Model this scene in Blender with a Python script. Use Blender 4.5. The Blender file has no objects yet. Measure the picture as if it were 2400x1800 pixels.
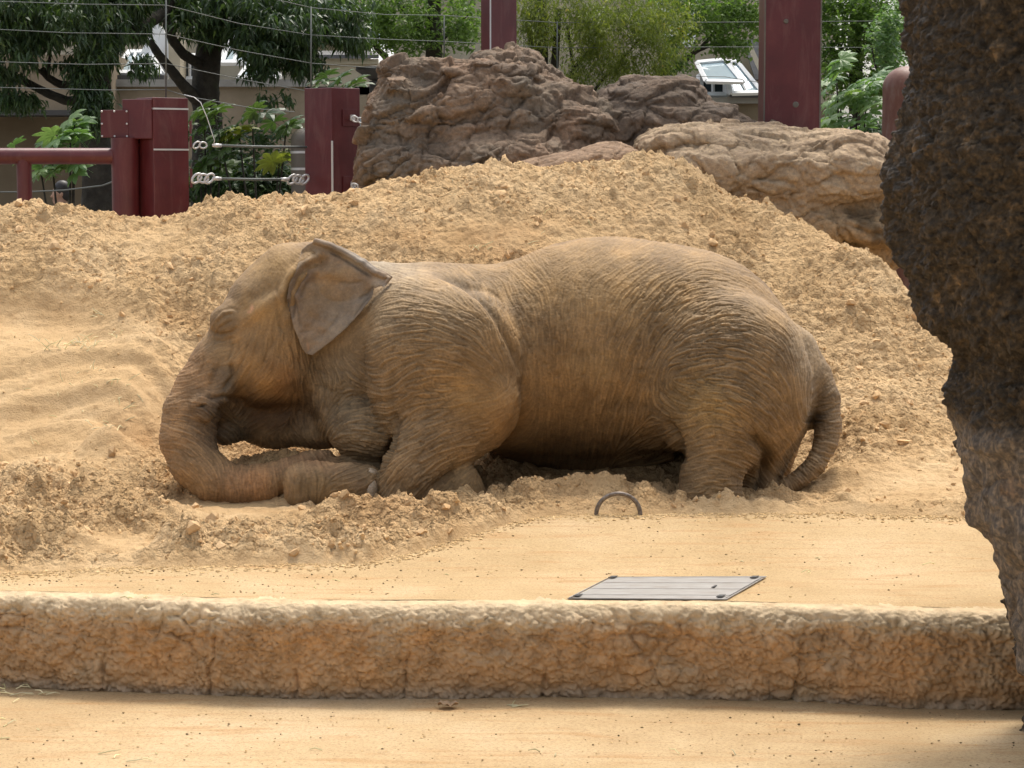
import bpy, math, random
import numpy as np
from mathutils import Vector, Matrix
random.seed(7)
RNG = np.random.default_rng(11)
scn = bpy.context.scene
R = math.radians
# ---------------------------------------------------------------- camera
CAM_Z = 2.0
FPX = 5198.0                      # focal length in photograph pixels (2400 wide)
PITCH = math.atan2(500.0, FPX)    # the horizon stands 500 px above the middle
cam_d = bpy.data.cameras.new('camera')
cam = bpy.data.objects.new('camera', cam_d)
scn.collection.objects.link(cam)
cam.location = (0, 0, CAM_Z)
cam.rotation_euler = (math.pi / 2 - PITCH, 0, 0)
cam_d.sensor_width = 36.0
cam_d.lens = 36.0 * FPX / 2400.0
cam_d.clip_start = 0.1
cam_d.clip_end = 2000
scn.camera = cam
# ---------------------------------------------------------------- light
SUN_EL, SUN_AZ = R(66), R(20)      # from behind the mound, a little to the right
world = bpy.data.worlds.new('World')
scn.world = world
world.use_nodes = True
wn = world.node_tree.nodes
wn.clear()
sky = wn.new('ShaderNodeTexSky')
sky.sky_type = 'NISHITA'
sky.sun_disc = False
sky.sun_elevation = SUN_EL
sky.sun_rotation = SUN_AZ
sky.air_density = 1.0
sky.dust_density = 4.0
sky.ozone_density = 0.6
wbg = wn.new('ShaderNodeBackground')
wbg.inputs['Strength'].default_value = 0.15
wout = wn.new('ShaderNodeOutputWorld')
hsv = wn.new('ShaderNodeHueSaturation')           # thin white cloud over the blue
hsv.inputs['Saturation'].default_value = 0.45
world.node_tree.links.new(sky.outputs[0], hsv.inputs['Color'])
world.node_tree.links.new(hsv.outputs[0], wbg.inputs[0])
world.node_tree.links.new(wbg.outputs[0], wout.inputs[0])
sun_d = bpy.data.lights.new('sun', 'SUN')
sun_d.energy = 1.35
sun_d.angle = R(11)
sun_d.color = (1.0, 0.93, 0.82)
sun = bpy.data.objects.new('sun', sun_d)
scn.collection.objects.link(sun)
sdir = Vector((math.sin(SUN_AZ) * math.cos(SUN_EL), math.cos(SUN_AZ) * math.cos(SUN_EL), math.sin(SUN_EL)))
sun.location = sdir * 40
sun.rotation_euler = sdir.to_track_quat('Z', 'Y').to_euler()
scn.view_settings.view_transform = 'Standard'
scn.view_settings.look = 'None'
scn.view_settings.gamma = 1.0
scn.view_settings.use_curve_mapping = False
scn.view_settings.exposure = 0.92
scn.cycles.max_bounces = 6
scn.cycles.diffuse_bounces = 3
scn.cycles.transparent_max_bounces = 8

# ---------------------------------------------------------------- photograph measurements -> places
CP, SP = math.cos(PITCH), math.sin(PITCH)


def P(px, py, Y):
    """Point at depth Y seen at photograph pixel (px, py)."""
    u = (px - 1200.0) / FPX
    v = (900.0 - py) / FPX
    dy = CP + v * SP
    dz = -SP + v * CP
    t = Y / dy
    return np.array([u * t, Y, CAM_Z + dz * t])


def PV(px, py, Y):
    px, py, Y = np.broadcast_arrays(np.asarray(px, float), np.asarray(py, float), np.asarray(Y, float))
    u = (px - 1200.0) / FPX
    v = (900.0 - py) / FPX
    t = Y / (CP + v * SP)
    return np.stack([u * t, Y, CAM_Z + (-SP + v * CP) * t], -1)


def proj(V):
    x, y, z = V[:, 0], V[:, 1], V[:, 2] - CAM_Z
    dep = y * CP - z * SP
    up = y * SP + z * CP
    return 1200 + FPX * x / dep, 900 - FPX * up / dep


def m_per_px(Y):
    return Y / FPX


# ---------------------------------------------------------------- noise
def _h(ix, iy, iz, seed):
    with np.errstate(over='ignore'):
        n = (ix.astype(np.uint32) * np.uint32(73856093)) ^ (iy.astype(np.uint32) * np.uint32(19349663)) ^ \
            (iz.astype(np.uint32) * np.uint32(83492791)) ^ np.uint32((seed * 2654435761) & 0xffffffff)
        n ^= n >> np.uint32(15)
        n *= np.uint32(2246822519)
        n ^= n >> np.uint32(13)
        n *= np.uint32(3266489917)
        n ^= n >> np.uint32(16)
    return n


def _hf(ix, iy, iz, seed):
    return _h(ix, iy, iz, seed).astype(np.float32) * np.float32(1 / 4294967295.0)


def perlin(Pt, seed=0):
    """gradient-like noise in about -1..1 for points (N,3)."""
    Pt = np.asarray(Pt, np.float32)
    i = np.floor(Pt).astype(np.int64)
    f = Pt - i
    w = f * f * f * (f * (f * 6 - 15) + 10)
    out = 0
    for dx in (0, 1):
        wx = w[:, 0] if dx else 1 - w[:, 0]
        for dy in (0, 1):
            wy = w[:, 1] if dy else 1 - w[:, 1]
            for dz in (0, 1):
                wz = w[:, 2] if dz else 1 - w[:, 2]
                n = _h(i[:, 0] + dx, i[:, 1] + dy, i[:, 2] + dz, seed)
                gx = ((n & np.uint32(1023)).astype(np.float32) / 511.5 - 1)
                gy = (((n >> np.uint32(10)) & np.uint32(1023)).astype(np.float32) / 511.5 - 1)
                gz = (((n >> np.uint32(20)) & np.uint32(1023)).astype(np.float32) / 511.5 - 1)
                out = out + wx * wy * wz * (gx * (f[:, 0] - dx) + gy * (f[:, 1] - dy) + gz * (f[:, 2] - dz))
    return out * 1.5


def fbm(Pt, octv=4, seed=0, gain=0.5, lac=2.03):
    a, s, o = 1.0, 0, np.array(Pt, np.float32)
    for k in range(octv):
        s = s + a * perlin(o, seed + k * 17)
        a *= gain
        o = o * lac + 3.7
    return s


def ridged(Pt, octv=4, seed=0, gain=0.5):
    a, s, o, t = 1.0, 0, np.array(Pt, np.float32), 0
    for k in range(octv):
        s = s + a * (1 - 2.0 * np.abs(perlin(o, seed + k * 13)))
        t += a
        a *= gain
        o = o * 2.07 + 1.3
    return s / t


def worley(Pt, seed=0, flat=False, jit=1.0):
    """F1, F2, id hash (0..1), vector to the nearest centre."""
    Pt = np.asarray(Pt, np.float32)
    i = np.floor(Pt).astype(np.int64)
    f = Pt - i
    N = len(Pt)
    f1 = np.full(N, 9.0, np.float32)
    f2 = np.full(N, 9.0, np.float32)
    idh = np.zeros(N, np.float32)
    vec = np.zeros((N, 3), np.float32)
    for dx in (-1, 0, 1):
        for dy in (-1, 0, 1):
            for dz in ((0,) if flat else (-1, 0, 1)):
                n = _h(i[:, 0] + dx, i[:, 1] + dy, i[:, 2] + dz, seed)
                c = np.stack([(n & np.uint32(1023)).astype(np.float32) / 1023,
                              ((n >> np.uint32(10)) & np.uint32(1023)).astype(np.float32) / 1023,
                              ((n >> np.uint32(20)) & np.uint32(1023)).astype(np.float32) / 1023], 1)
                c = 0.5 + (c - 0.5) * jit
                v = np.array([dx, dy, dz], np.float32) + c - f
                if flat:
                    v[:, 2] = 0
                d = (v * v).sum(1)
                nearer = d < f1
                f2 = np.where(nearer, f1, np.minimum(f2, d))
                f1 = np.where(nearer, d, f1)
                hh = ((n * np.uint32(2246822519)) >> np.uint32(8)).astype(np.float32) / 16777216.0
                idh = np.where(nearer, hh, idh)
                vec[nearer] = v[nearer]
    return np.sqrt(f1), np.sqrt(f2), idh, vec


def sstep(a, b, x):
    t = np.clip((x - a) / (b - a), 0, 1)
    return t * t * (3 - 2 * t)


def blur(img, s):
    fy = np.fft.fftfreq(img.shape[0])[:, None]
    fx = np.fft.rfftfreq(img.shape[1])[None, :]
    return np.fft.irfft2(np.fft.rfft2(img) * np.exp(-2 * (math.pi * s) ** 2 * (fx * fx + fy * fy)), img.shape).astype(np.float32)


def bilin(img, x, y):
    h, w = img.shape
    x = np.clip(x, 0, w - 1.001)
    y = np.clip(y, 0, h - 1.001)
    ix, iy = x.astype(np.int64), y.astype(np.int64)
    fx, fy = x - ix, y - iy
    return (img[iy, ix] * (1 - fx) + img[iy, ix + 1] * fx) * (1 - fy) + (img[iy + 1, ix] * (1 - fx) + img[iy + 1, ix + 1] * fx) * fy


# ---------------------------------------------------------------- objects
COL = scn.collection.objects


def tag(o, label=None, cat=None, group=None, kind=None):
    for k, v in (('label', label), ('category', cat), ('group', group), ('kind', kind)):
        if v:
            o[k] = v
    return o


def mesh_np(name, V, F, smooth=True):
    me = bpy.data.meshes.new(name)
    V = np.asarray(V, np.float32)
    if isinstance(F, np.ndarray):
        n, k = F.shape
        me.vertices.add(len(V))
        me.vertices.foreach_set('co', V.ravel())
        me.loops.add(n * k)
        me.loops.foreach_set('vertex_index', F.astype(np.int32).ravel())
        me.polygons.add(n)
        me.polygons.foreach_set('loop_start', np.arange(0, n * k, k, dtype=np.int32))
        me.update(calc_edges=True)
    else:
        me.from_pydata([tuple(v) for v in V.tolist()], [], F)
    me.validate()
    me.polygons.foreach_set('use_smooth', np.full(len(me.polygons), smooth, bool))
    me.update()
    return me


def link(name, me, mat=None, parent=None):
    o = bpy.data.objects.new(name, me)
    COL.link(o)
    if mat is not None:
        me.materials.append(mat)
    if parent is not None:
        o.parent = parent
        o.matrix_parent_inverse = Matrix.Translation(-Vector(parent.location))
    return o


def empty(name, loc=(0, 0, 0), **kw):
    o = bpy.data.objects.new(name, None)
    COL.link(o)
    o.location = tuple(float(c) for c in loc)
    o.empty_display_size = 0.1
    bpy.context.view_layer.update()
    return tag(o, **kw)


def verts_of(me):
    a = np.empty(len(me.vertices) * 3, np.float32)
    me.vertices.foreach_get('co', a)
    return a.reshape(-1, 3)


def normals_of(me):
    a = np.empty(len(me.vertices) * 3, np.float32)
    me.vertex_normals.foreach_get('vector', a)
    return a.reshape(-1, 3)


def set_verts(me, V):
    me.vertices.foreach_set('co', np.asarray(V, np.float32).ravel())
    me.update()


def set_attr(me, name, data, kind='FLOAT'):
    at = me.attributes.new(name, kind, 'POINT')
    if kind == 'FLOAT':
        at.data.foreach_set('value', np.asarray(data, np.float32).ravel())
    else:
        d = np.ones((len(data), 4), np.float32)
        d[:, :3] = data
        at.data.foreach_set('color', d.ravel())


def subdiv(me, lv=1):
    o = bpy.data.objects.new('tmp', me)
    COL.link(o)
    m = o.modifiers.new('s', 'SUBSURF')
    m.levels = lv
    m.render_levels = lv
    bpy.context.view_layer.update()
    dg = bpy.context.evaluated_depsgraph_get()
    me2 = bpy.data.meshes.new_from_object(o.evaluated_get(dg))
    bpy.data.objects.remove(o)
    me2.polygons.foreach_set('use_smooth', np.full(len(me2.polygons), True, bool))
    return me2


def thin_back(me0, me1, keep):
    """me1 is me0 subdivided once: keep the fine faces only where keep[face of me0]."""
    n0 = len(me0.polygons)
    f0 = np.empty(n0 * 4, np.int32)
    me0.polygons.foreach_get('vertices', f0)
    f0 = f0.reshape(-1, 4)
    f1 = np.empty(len(me1.polygons) * 4, np.int32)
    me1.polygons.foreach_get('vertices', f1)
    f1 = f1.reshape(n0, 4, 4)
    # the coarse corners come first in the subdivided vertex list
    assert np.isin(f1[0].ravel(), f0[0]).sum() == 4
    F = np.vstack([f1[keep].reshape(-1, 4), f0[~keep]])
    used = np.unique(F)
    mp = -np.ones(len(me1.vertices), np.int64)
    mp[used] = np.arange(len(used))
    return verts_of(me1)[used], mp[F], normals_of(me1)[used]


def face_normals(me):
    a = np.empty(len(me.polygons) * 3, np.float32)
    me.polygon_normals.foreach_get('vector', a)
    return a.reshape(-1, 3)


class MB:
    """Collects shapes for ONE mesh object."""

    def __init__(s):
        s.v, s.f, s.n = [], [], 0

    def add(s, V, F):
        V = np.asarray(V, float)
        s.v.append(V)
        s.f += [tuple(int(i) + s.n for i in f) for f in F]
        s.n += len(V)
        return s

    def box(s, lo, hi, rz=0, at=None):
        (a, b, c), (d, e, f) = lo, hi
        V = np.array([(a, b, c), (d, b, c), (d, e, c), (a, e, c), (a, b, f), (d, b, f), (d, e, f), (a, e, f)], float)
        if rz:
            o = np.array([(a + d) / 2, (b + e) / 2, 0]) if at is None else np.array([at[0], at[1], 0])
            V -= o
            cs, sn = math.cos(rz), math.sin(rz)
            V = np.stack([V[:, 0] * cs - V[:, 1] * sn, V[:, 0] * sn + V[:, 1] * cs, V[:, 2]], 1) + o
        return s.add(V, [(0, 3, 2, 1), (4, 5, 6, 7), (0, 1, 5, 4), (1, 2, 6, 5), (2, 3, 7, 6), (3, 0, 4, 7)])

    def slab(s, quad, t):
        """quad of four points, thickened along its normal by t."""
        q = np.asarray(quad, float)
        n = np.cross(q[1] - q[0], q[3] - q[0])
        n = n / np.linalg.norm(n) * t
        return s.add(np.vstack([q, q + n]), [(0, 3, 2, 1), (4, 5, 6, 7), (0, 1, 5, 4), (1, 2, 6, 5), (2, 3, 7, 6), (3, 0, 4, 7)])

    def tube(s, pts, rad, seg=8, cap=True, wob=0.0, seed=0, flat=1.0):
        pts = np.asarray(pts, float)
        n = len(pts)
        rad = np.broadcast_to(np.asarray(rad, float), (n,))
        T = np.gradient(pts, axis=0)
        T /= np.linalg.norm(T, axis=1)[:, None] + 1e-9
        up = np.array([0.0, 0, 1]) if abs(T[0][2]) < 0.9 else np.array([1.0, 0, 0])
        A = np.cross(T[0], up)
        A /= np.linalg.norm(A)
        V = []
        rr = random.Random(seed)
        for i in range(n):
            A = A - T[i] * A.dot(T[i])
            A /= np.linalg.norm(A)
            B = np.cross(T[i], A)
            for k in range(seg):
                an = 2 * math.pi * k / seg
                r = rad[i] * (1 + (rr.random() - .5) * wob)
                V.append(pts[i] + (A * math.cos(an) + B * math.sin(an) * flat) * r)
        F = []
        for i in range(n - 1):
            for k in range(seg):
                k2 = (k + 1) % seg
                F.append((i * seg + k, i * seg + k2, (i + 1) * seg + k2, (i + 1) * seg + k))
        if cap:
            F.append(tuple(range(seg - 1, -1, -1)))
            F.append(tuple((n - 1) * seg + k for k in range(seg)))
        return s.add(V, F)

    def lathe(s, c, prof, seg=24, axis='z'):
        V, F = [], []
        for (r, h) in prof:
            for k in range(seg):
                a = 2 * math.pi * k / seg
                if axis == 'z':
                    V.append((c[0] + r * math.cos(a), c[1] + r * math.sin(a), c[2] + h))
                elif axis == 'y':
                    V.append((c[0] + r * math.cos(a), c[1] + h, c[2] + r * math.sin(a)))
                else:
                    V.append((c[0] + h, c[1] + r * math.cos(a), c[2] + r * math.sin(a)))
        m = len(prof)
        for i in range(m - 1):
            for k in range(seg):
                k2 = (k + 1) % seg
                F.append((i * seg + k, i * seg + k2, (i + 1) * seg + k2, (i + 1) * seg + k))
        if prof[0][0] > 1e-6:
            F.append(tuple(range(seg - 1, -1, -1)))
        if prof[-1][0] > 1e-6:
            F.append(tuple((m - 1) * seg + k for k in range(seg)))
        return s.add(V, F)

    def ball(s, c, r, seg=12, rings=8):
        r = np.broadcast_to(np.asarray(r, float), (3,))
        V, F = [], []
        for i in range(rings + 1):
            t = math.pi * i / rings
            for k in range(seg):
                a = 2 * math.pi * k / seg
                V.append((c[0] + r[0] * math.sin(t) * math.cos(a), c[1] + r[1] * math.sin(t) * math.sin(a), c[2] + r[2] * math.cos(t)))
        for i in range(rings):
            for k in range(seg):
                k2 = (k + 1) % seg
                F.append((i * seg + k, (i + 1) * seg + k, (i + 1) * seg + k2, i * seg + k2))
        return s.add(V, F)

    def build(s, name, mat=None, parent=None, smooth=False, bevel=0.0):
        me = bpy.data.meshes.new(name)
        V = np.vstack(s.v)
        me.from_pydata([tuple(v) for v in V.tolist()], [], s.f)
        me.update()
        if smooth:
            me.polygons.foreach_set('use_smooth', np.full(len(me.polygons), True, bool))
            if smooth == 'auto':
                me.set_sharp_from_angle(angle=R(35))
        o = link(name, me, mat, parent)
        if bevel:
            b = o.modifiers.new('bevel', 'BEVEL')
            b.width = bevel
            b.segments = 2
            b.limit_method = 'ANGLE'
            b.harden_normals = False
        return o


# ---------------------------------------------------------------- implicit surfaces
def surface_nets(D, org, h):
    S = D < 0
    nx, ny, nz = D.shape
    cnt = np.zeros((nx - 1, ny - 1, nz - 1), np.int8)
    for a in (0, 1):
        for b in (0, 1):
            for c in (0, 1):
                cnt += S[a:nx - 1 + a, b:ny - 1 + b, c:nz - 1 + c]
    act = (cnt > 0) & (cnt < 8)
    ci = np.argwhere(act)
    idx = -np.ones(act.shape, np.int64)
    idx[act] = np.arange(len(ci))
    acc = np.zeros((len(ci), 3), np.float64)
    num = np.zeros(len(ci))
    for ax in range(3):
        o1, o2 = [k for k in range(3) if k != ax]
        for b in (0, 1):
            for c in (0, 1):
                p0 = ci.copy()
                p0[:, o1] += b
                p0[:, o2] += c
                p1 = p0.copy()
                p1[:, ax] += 1
                d0 = D[p0[:, 0], p0[:, 1], p0[:, 2]]
                d1 = D[p1[:, 0], p1[:, 1], p1[:, 2]]
                m = (d0 < 0) != (d1 < 0)
                t = d0[m] / (d0[m] - d1[m])
                q = p0[m].astype(float)
                q[:, ax] += t
                acc[m] += q
                num[m] += 1
    V = acc / num[:, None] * h + np.asarray(org)
    F = []
    for ax in range(3):
        o1, o2 = [(1, 2), (2, 0), (0, 1)][ax]
        sl0 = [slice(None)] * 3
        sl1 = [slice(None)] * 3
        sl0[ax] = slice(0, -1)
        sl1[ax] = slice(1, None)
        ch = S[tuple(sl0)] != S[tuple(sl1)]
        e = np.argwhere(ch)
        ok = (e[:, o1] > 0) & (e[:, o2] > 0) & (e[:, o1] < D.shape[o1] - 1) & (e[:, o2] < D.shape[o2] - 1)
        e = e[ok]
        ins = S[e[:, 0], e[:, 1], e[:, 2]]
        q = []
        for (b, c) in ((0, 0), (1, 0), (1, 1), (0, 1)):
            g = e.copy()
            g[:, o1] -= 1 - b
            g[:, o2] -= 1 - c
            q.append(idx[g[:, 0], g[:, 1], g[:, 2]])
        q = np.stack(q, 1)
        q[~ins] = q[~ins][:, ::-1]
        F.append(q)
    return V, np.vstack(F)


class SDF:
    def __init__(s, lo, hi, h):
        s.h = h
        s.lo = np.array(lo, float)
        s.n = np.ceil((np.array(hi) - s.lo) / h).astype(int) + 1
        s.D = np.full(tuple(s.n), 1.0, np.float32)

    def _blk(s, lo, hi):
        a = np.clip(np.floor((lo - s.lo) / s.h).astype(int), 0, s.n)
        b = np.clip(np.ceil((hi - s.lo) / s.h).astype(int) + 1, 0, s.n)
        g = [s.lo[k] + s.h * np.arange(a[k], b[k]) for k in range(3)]
        X = g[0][:, None, None].astype(np.float32)
        Y = g[1][None, :, None].astype(np.float32)
        Z = g[2][None, None, :].astype(np.float32)
        return tuple(slice(a[k], b[k]) for k in range(3)), X, Y, Z

    def smin(s, sl, d, k):
        A = s.D[sl]
        if k <= 0:
            s.D[sl] = np.minimum(A, d)
            return
        hh = np.clip(0.5 + 0.5 * (d - A) / k, 0, 1)
        s.D[sl] = d * (1 - hh) + A * hh - k * hh * (1 - hh)

    def cone(s, a, ra, b, rb, k=0.05):
        a, b = np.array(a), np.array(b)
        m = k + 0.12
        sl, X, Y, Z = s._blk(np.minimum(a - ra, b - rb) - m, np.maximum(a + ra, b + rb) + m)
        ba = b - a
        L2 = max(float(ba @ ba), 1e-9)
        t = np.clip(((X - a[0]) * ba[0] + (Y - a[1]) * ba[1] + (Z - a[2]) * ba[2]) / L2, 0, 1)
        t = t.astype(np.float32)
        d = np.sqrt((X - a[0] - t * ba[0]) ** 2 + (Y - a[1] - t * ba[1]) ** 2 + (Z - a[2] - t * ba[2]) ** 2) - (ra + (rb - ra) * t)
        s.smin(sl, d, k)

    def chain(s, pts, k=0.05):
        for (a, ra), (b, rb) in zip(pts[:-1], pts[1:]):
            s.cone(a, ra, b, rb, k)

    def ell(s, c, r, k=0.08, rot=0.0, cut=False, e=2.0):
        """ellipsoid, rotated by rot in the XZ plane."""
        c, r = np.array(c), np.array(r, float)
        m = max(r) + k + 0.12
        sl, X, Y, Z = s._blk(c - m, c + m)
        x, y, z = X - c[0], Y - c[1], Z - c[2]
        cs, sn = math.cos(rot), math.sin(rot)
        x, z = x * cs + z * sn, -x * sn + z * cs
        if e == 2.0:
            k0 = np.sqrt((x / r[0]) ** 2 + (y / r[1]) ** 2 + (z / r[2]) ** 2)
            k1 = np.sqrt((x / r[0] ** 2) ** 2 + (y / r[1] ** 2) ** 2 + (z / r[2] ** 2) ** 2) + 1e-6
            d = k0 * (k0 - 1) / k1
        else:
            k0 = (np.abs(x / r[0]) ** e + np.abs(y / r[1]) ** e + np.abs(z / r[2]) ** e) ** (1 / e)
            d = (k0 - 1) * min(r)
        if cut:
            A = s.D[sl]
            hh = np.clip(0.5 - 0.5 * (A + d) / k, 0, 1)
            s.D[sl] = A * (1 - hh) - d * hh + k * hh * (1 - hh)
        else:
            s.smin(sl, d.astype(np.float32), k)

    def mesh(s):
        return surface_nets(s.D, s.lo, s.h)


# ---------------------------------------------------------------- materials
def new_mat(name):
    m = bpy.data.materials.new(name)
    m.use_nodes = True
    nt = m.node_tree
    b = nt.nodes['Principled BSDF']
    return m, nt, b


def N(nt, t, **kw):
    n = nt.nodes.new(t)
    for k, v in kw.items():
        if k.startswith('_'):
            setattr(n, k[1:], v)
        else:
            n.inputs[k.replace('__', ' ')].default_value = v
    return n


def ramp(nt, fac, stops):
    r = nt.nodes.new('ShaderNodeValToRGB')
    el = r.color_ramp.elements
    while len(el) < len(stops):
        el.new(0.5)
    for e, (p, c) in zip(el, stops):
        e.position = p
        e.color = (*c, 1)
    nt.links.new(fac, r.inputs[0])
    return r.outputs[0]


def noise(nt, vec, scale, detail=4, rough=0.55, dist=0.0):
    n = nt.nodes.new('ShaderNodeTexNoise')
    n.inputs['Scale'].default_value = scale
    n.inputs['Detail'].default_value = detail
    n.inputs['Roughness'].default_value = rough
    n.inputs['Distortion'].default_value = dist
    if vec is not None:
        nt.links.new(vec, n.inputs['Vector'])
    return n.outputs['Fac']


def math_n(nt, op, a, b=None, c=None):
    n = nt.nodes.new('ShaderNodeMath')
    n.operation = op
    for i, v in enumerate((a, b, c)):
        if v is None:
            continue
        if isinstance(v, (int, float)):
            n.inputs[i].default_value = v
        else:
            nt.links.new(v, n.inputs[i])
    return n.outputs[0]


def mixc(nt, fac, a, b, mode='MIX'):
    n = nt.nodes.new('ShaderNodeMix')
    n.data_type = 'RGBA'
    n.blend_type = mode
    for sock, v in ((n.inputs[0], fac), (n.inputs[6], a), (n.inputs[7], b)):
        if isinstance(v, (int, float)):
            sock.default_value = v
        elif isinstance(v, tuple):
            sock.default_value = (*v, 1)
        else:
            nt.links.new(v, sock)
    return n.outputs[2]


def objco(nt, scale=None):
    t = nt.nodes.new('ShaderNodeNewGeometry').outputs['Position']
    if scale:
        m = nt.nodes.new('ShaderNodeMapping')
        m.inputs['Scale'].default_value = scale
        nt.links.new(t, m.inputs['Vector'])
        t = m.outputs[0]
    return t


def bumps(nt, bsdf, items):
    """items: (height socket, strength, distance)."""
    prev = None
    for h, st, di in items:
        b = nt.nodes.new('ShaderNodeBump')
        b.inputs['Strength'].default_value = st
        b.inputs['Distance'].default_value = di
        nt.links.new(h, b.inputs['Height'])
        if prev is not None:
            nt.links.new(prev, b.inputs['Normal'])
        prev = b.outputs[0]
    nt.links.new(prev, bsdf.inputs['Normal'])


def attr(nt, name):
    a = nt.nodes.new('ShaderNodeAttribute')
    a.attribute_name = name
    return a


def rough_mat(name, stops, scale, rough=0.9, bump=((60, 0.4, 0.01),), tint=False, spec=0.3, detail=5, extra=None):
    """patchy coloured rough surface; stops over a fractal noise."""
    m, nt, b = new_mat(name)
    co = objco(nt)
    n1 = noise(nt, co, scale, detail, 0.6)
    col = ramp(nt, n1, stops)
    if extra:
        for sc, thr, c, am in extra:
            n2 = noise(nt, co, sc, 4, 0.6)
            f = N(nt, 'ShaderNodeMapRange', From__Min=thr, From__Max=thr + 0.12)
            nt.links.new(n2, f.inputs[0])
            col = mixc(nt, math_n(nt, 'MULTIPLY', f.outputs[0], am), col, c)
    if tint:
        col = mixc(nt, 1.0, col, attr(nt, 'tint').outputs['Color'], 'MULTIPLY')
    nt.links.new(col, b.inputs['Base Color'])
    b.inputs['Roughness'].default_value = rough
    b.inputs['Specular IOR Level'].default_value = spec
    bumps(nt, b, [(noise(nt, co, s, 6, 0.65), st, di) for s, st, di in bump])
    return m
# ================================================================ ELEPHANT
M_SKIN, nt, b = new_mat('elephant_skin')
co = objco(nt)
tint = attr(nt, 'tint').outputs['Color']
n1 = noise(nt, co, 5, 5, 0.62)
c1 = mixc(nt, 1.0, tint, ramp(nt, n1, [(0.3, (0.72, 0.70, 0.68)), (0.5, (1, 1, 1)), (0.72, (1.32, 1.27, 1.18))]), 'MULTIPLY')
n2 = noise(nt, co, 70, 4, 0.7)
c1 = mixc(nt, 1.0, c1, ramp(nt, n2, [(0.3, (0.80, 0.80, 0.82)), (0.55, (1, 1, 1)), (0.75, (1.22, 1.18, 1.1))]), 'MULTIPLY')
nt.links.new(c1, b.inputs['Base Color'])
b.inputs['Roughness'].default_value = 0.72
b.inputs['Specular IOR Level'].default_value = 0.32
vo = nt.nodes.new('ShaderNodeTexVoronoi')
vo.feature = 'DISTANCE_TO_EDGE'
vo.inputs['Scale'].default_value = 95
mp = nt.nodes.new('ShaderNodeMixRGB')
nt.links.new(co, vo.inputs['Vector'])
bumps(nt, b, [(noise(nt, co, 22, 5, 0.6), 0.30, 0.012), (math_n(nt, 'MINIMUM', vo.outputs['Distance'], 0.12), 0.22, 0.012),
              (noise(nt, co, 260, 3, 0.6), 0.25, 0.002)])
nt.nodes.remove(mp)

YE = 13.35      # depth of the animal's middle plane


def c_(px, py, Y, r):
    return P(px, py, Y), r * m_per_px(Y)


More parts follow.
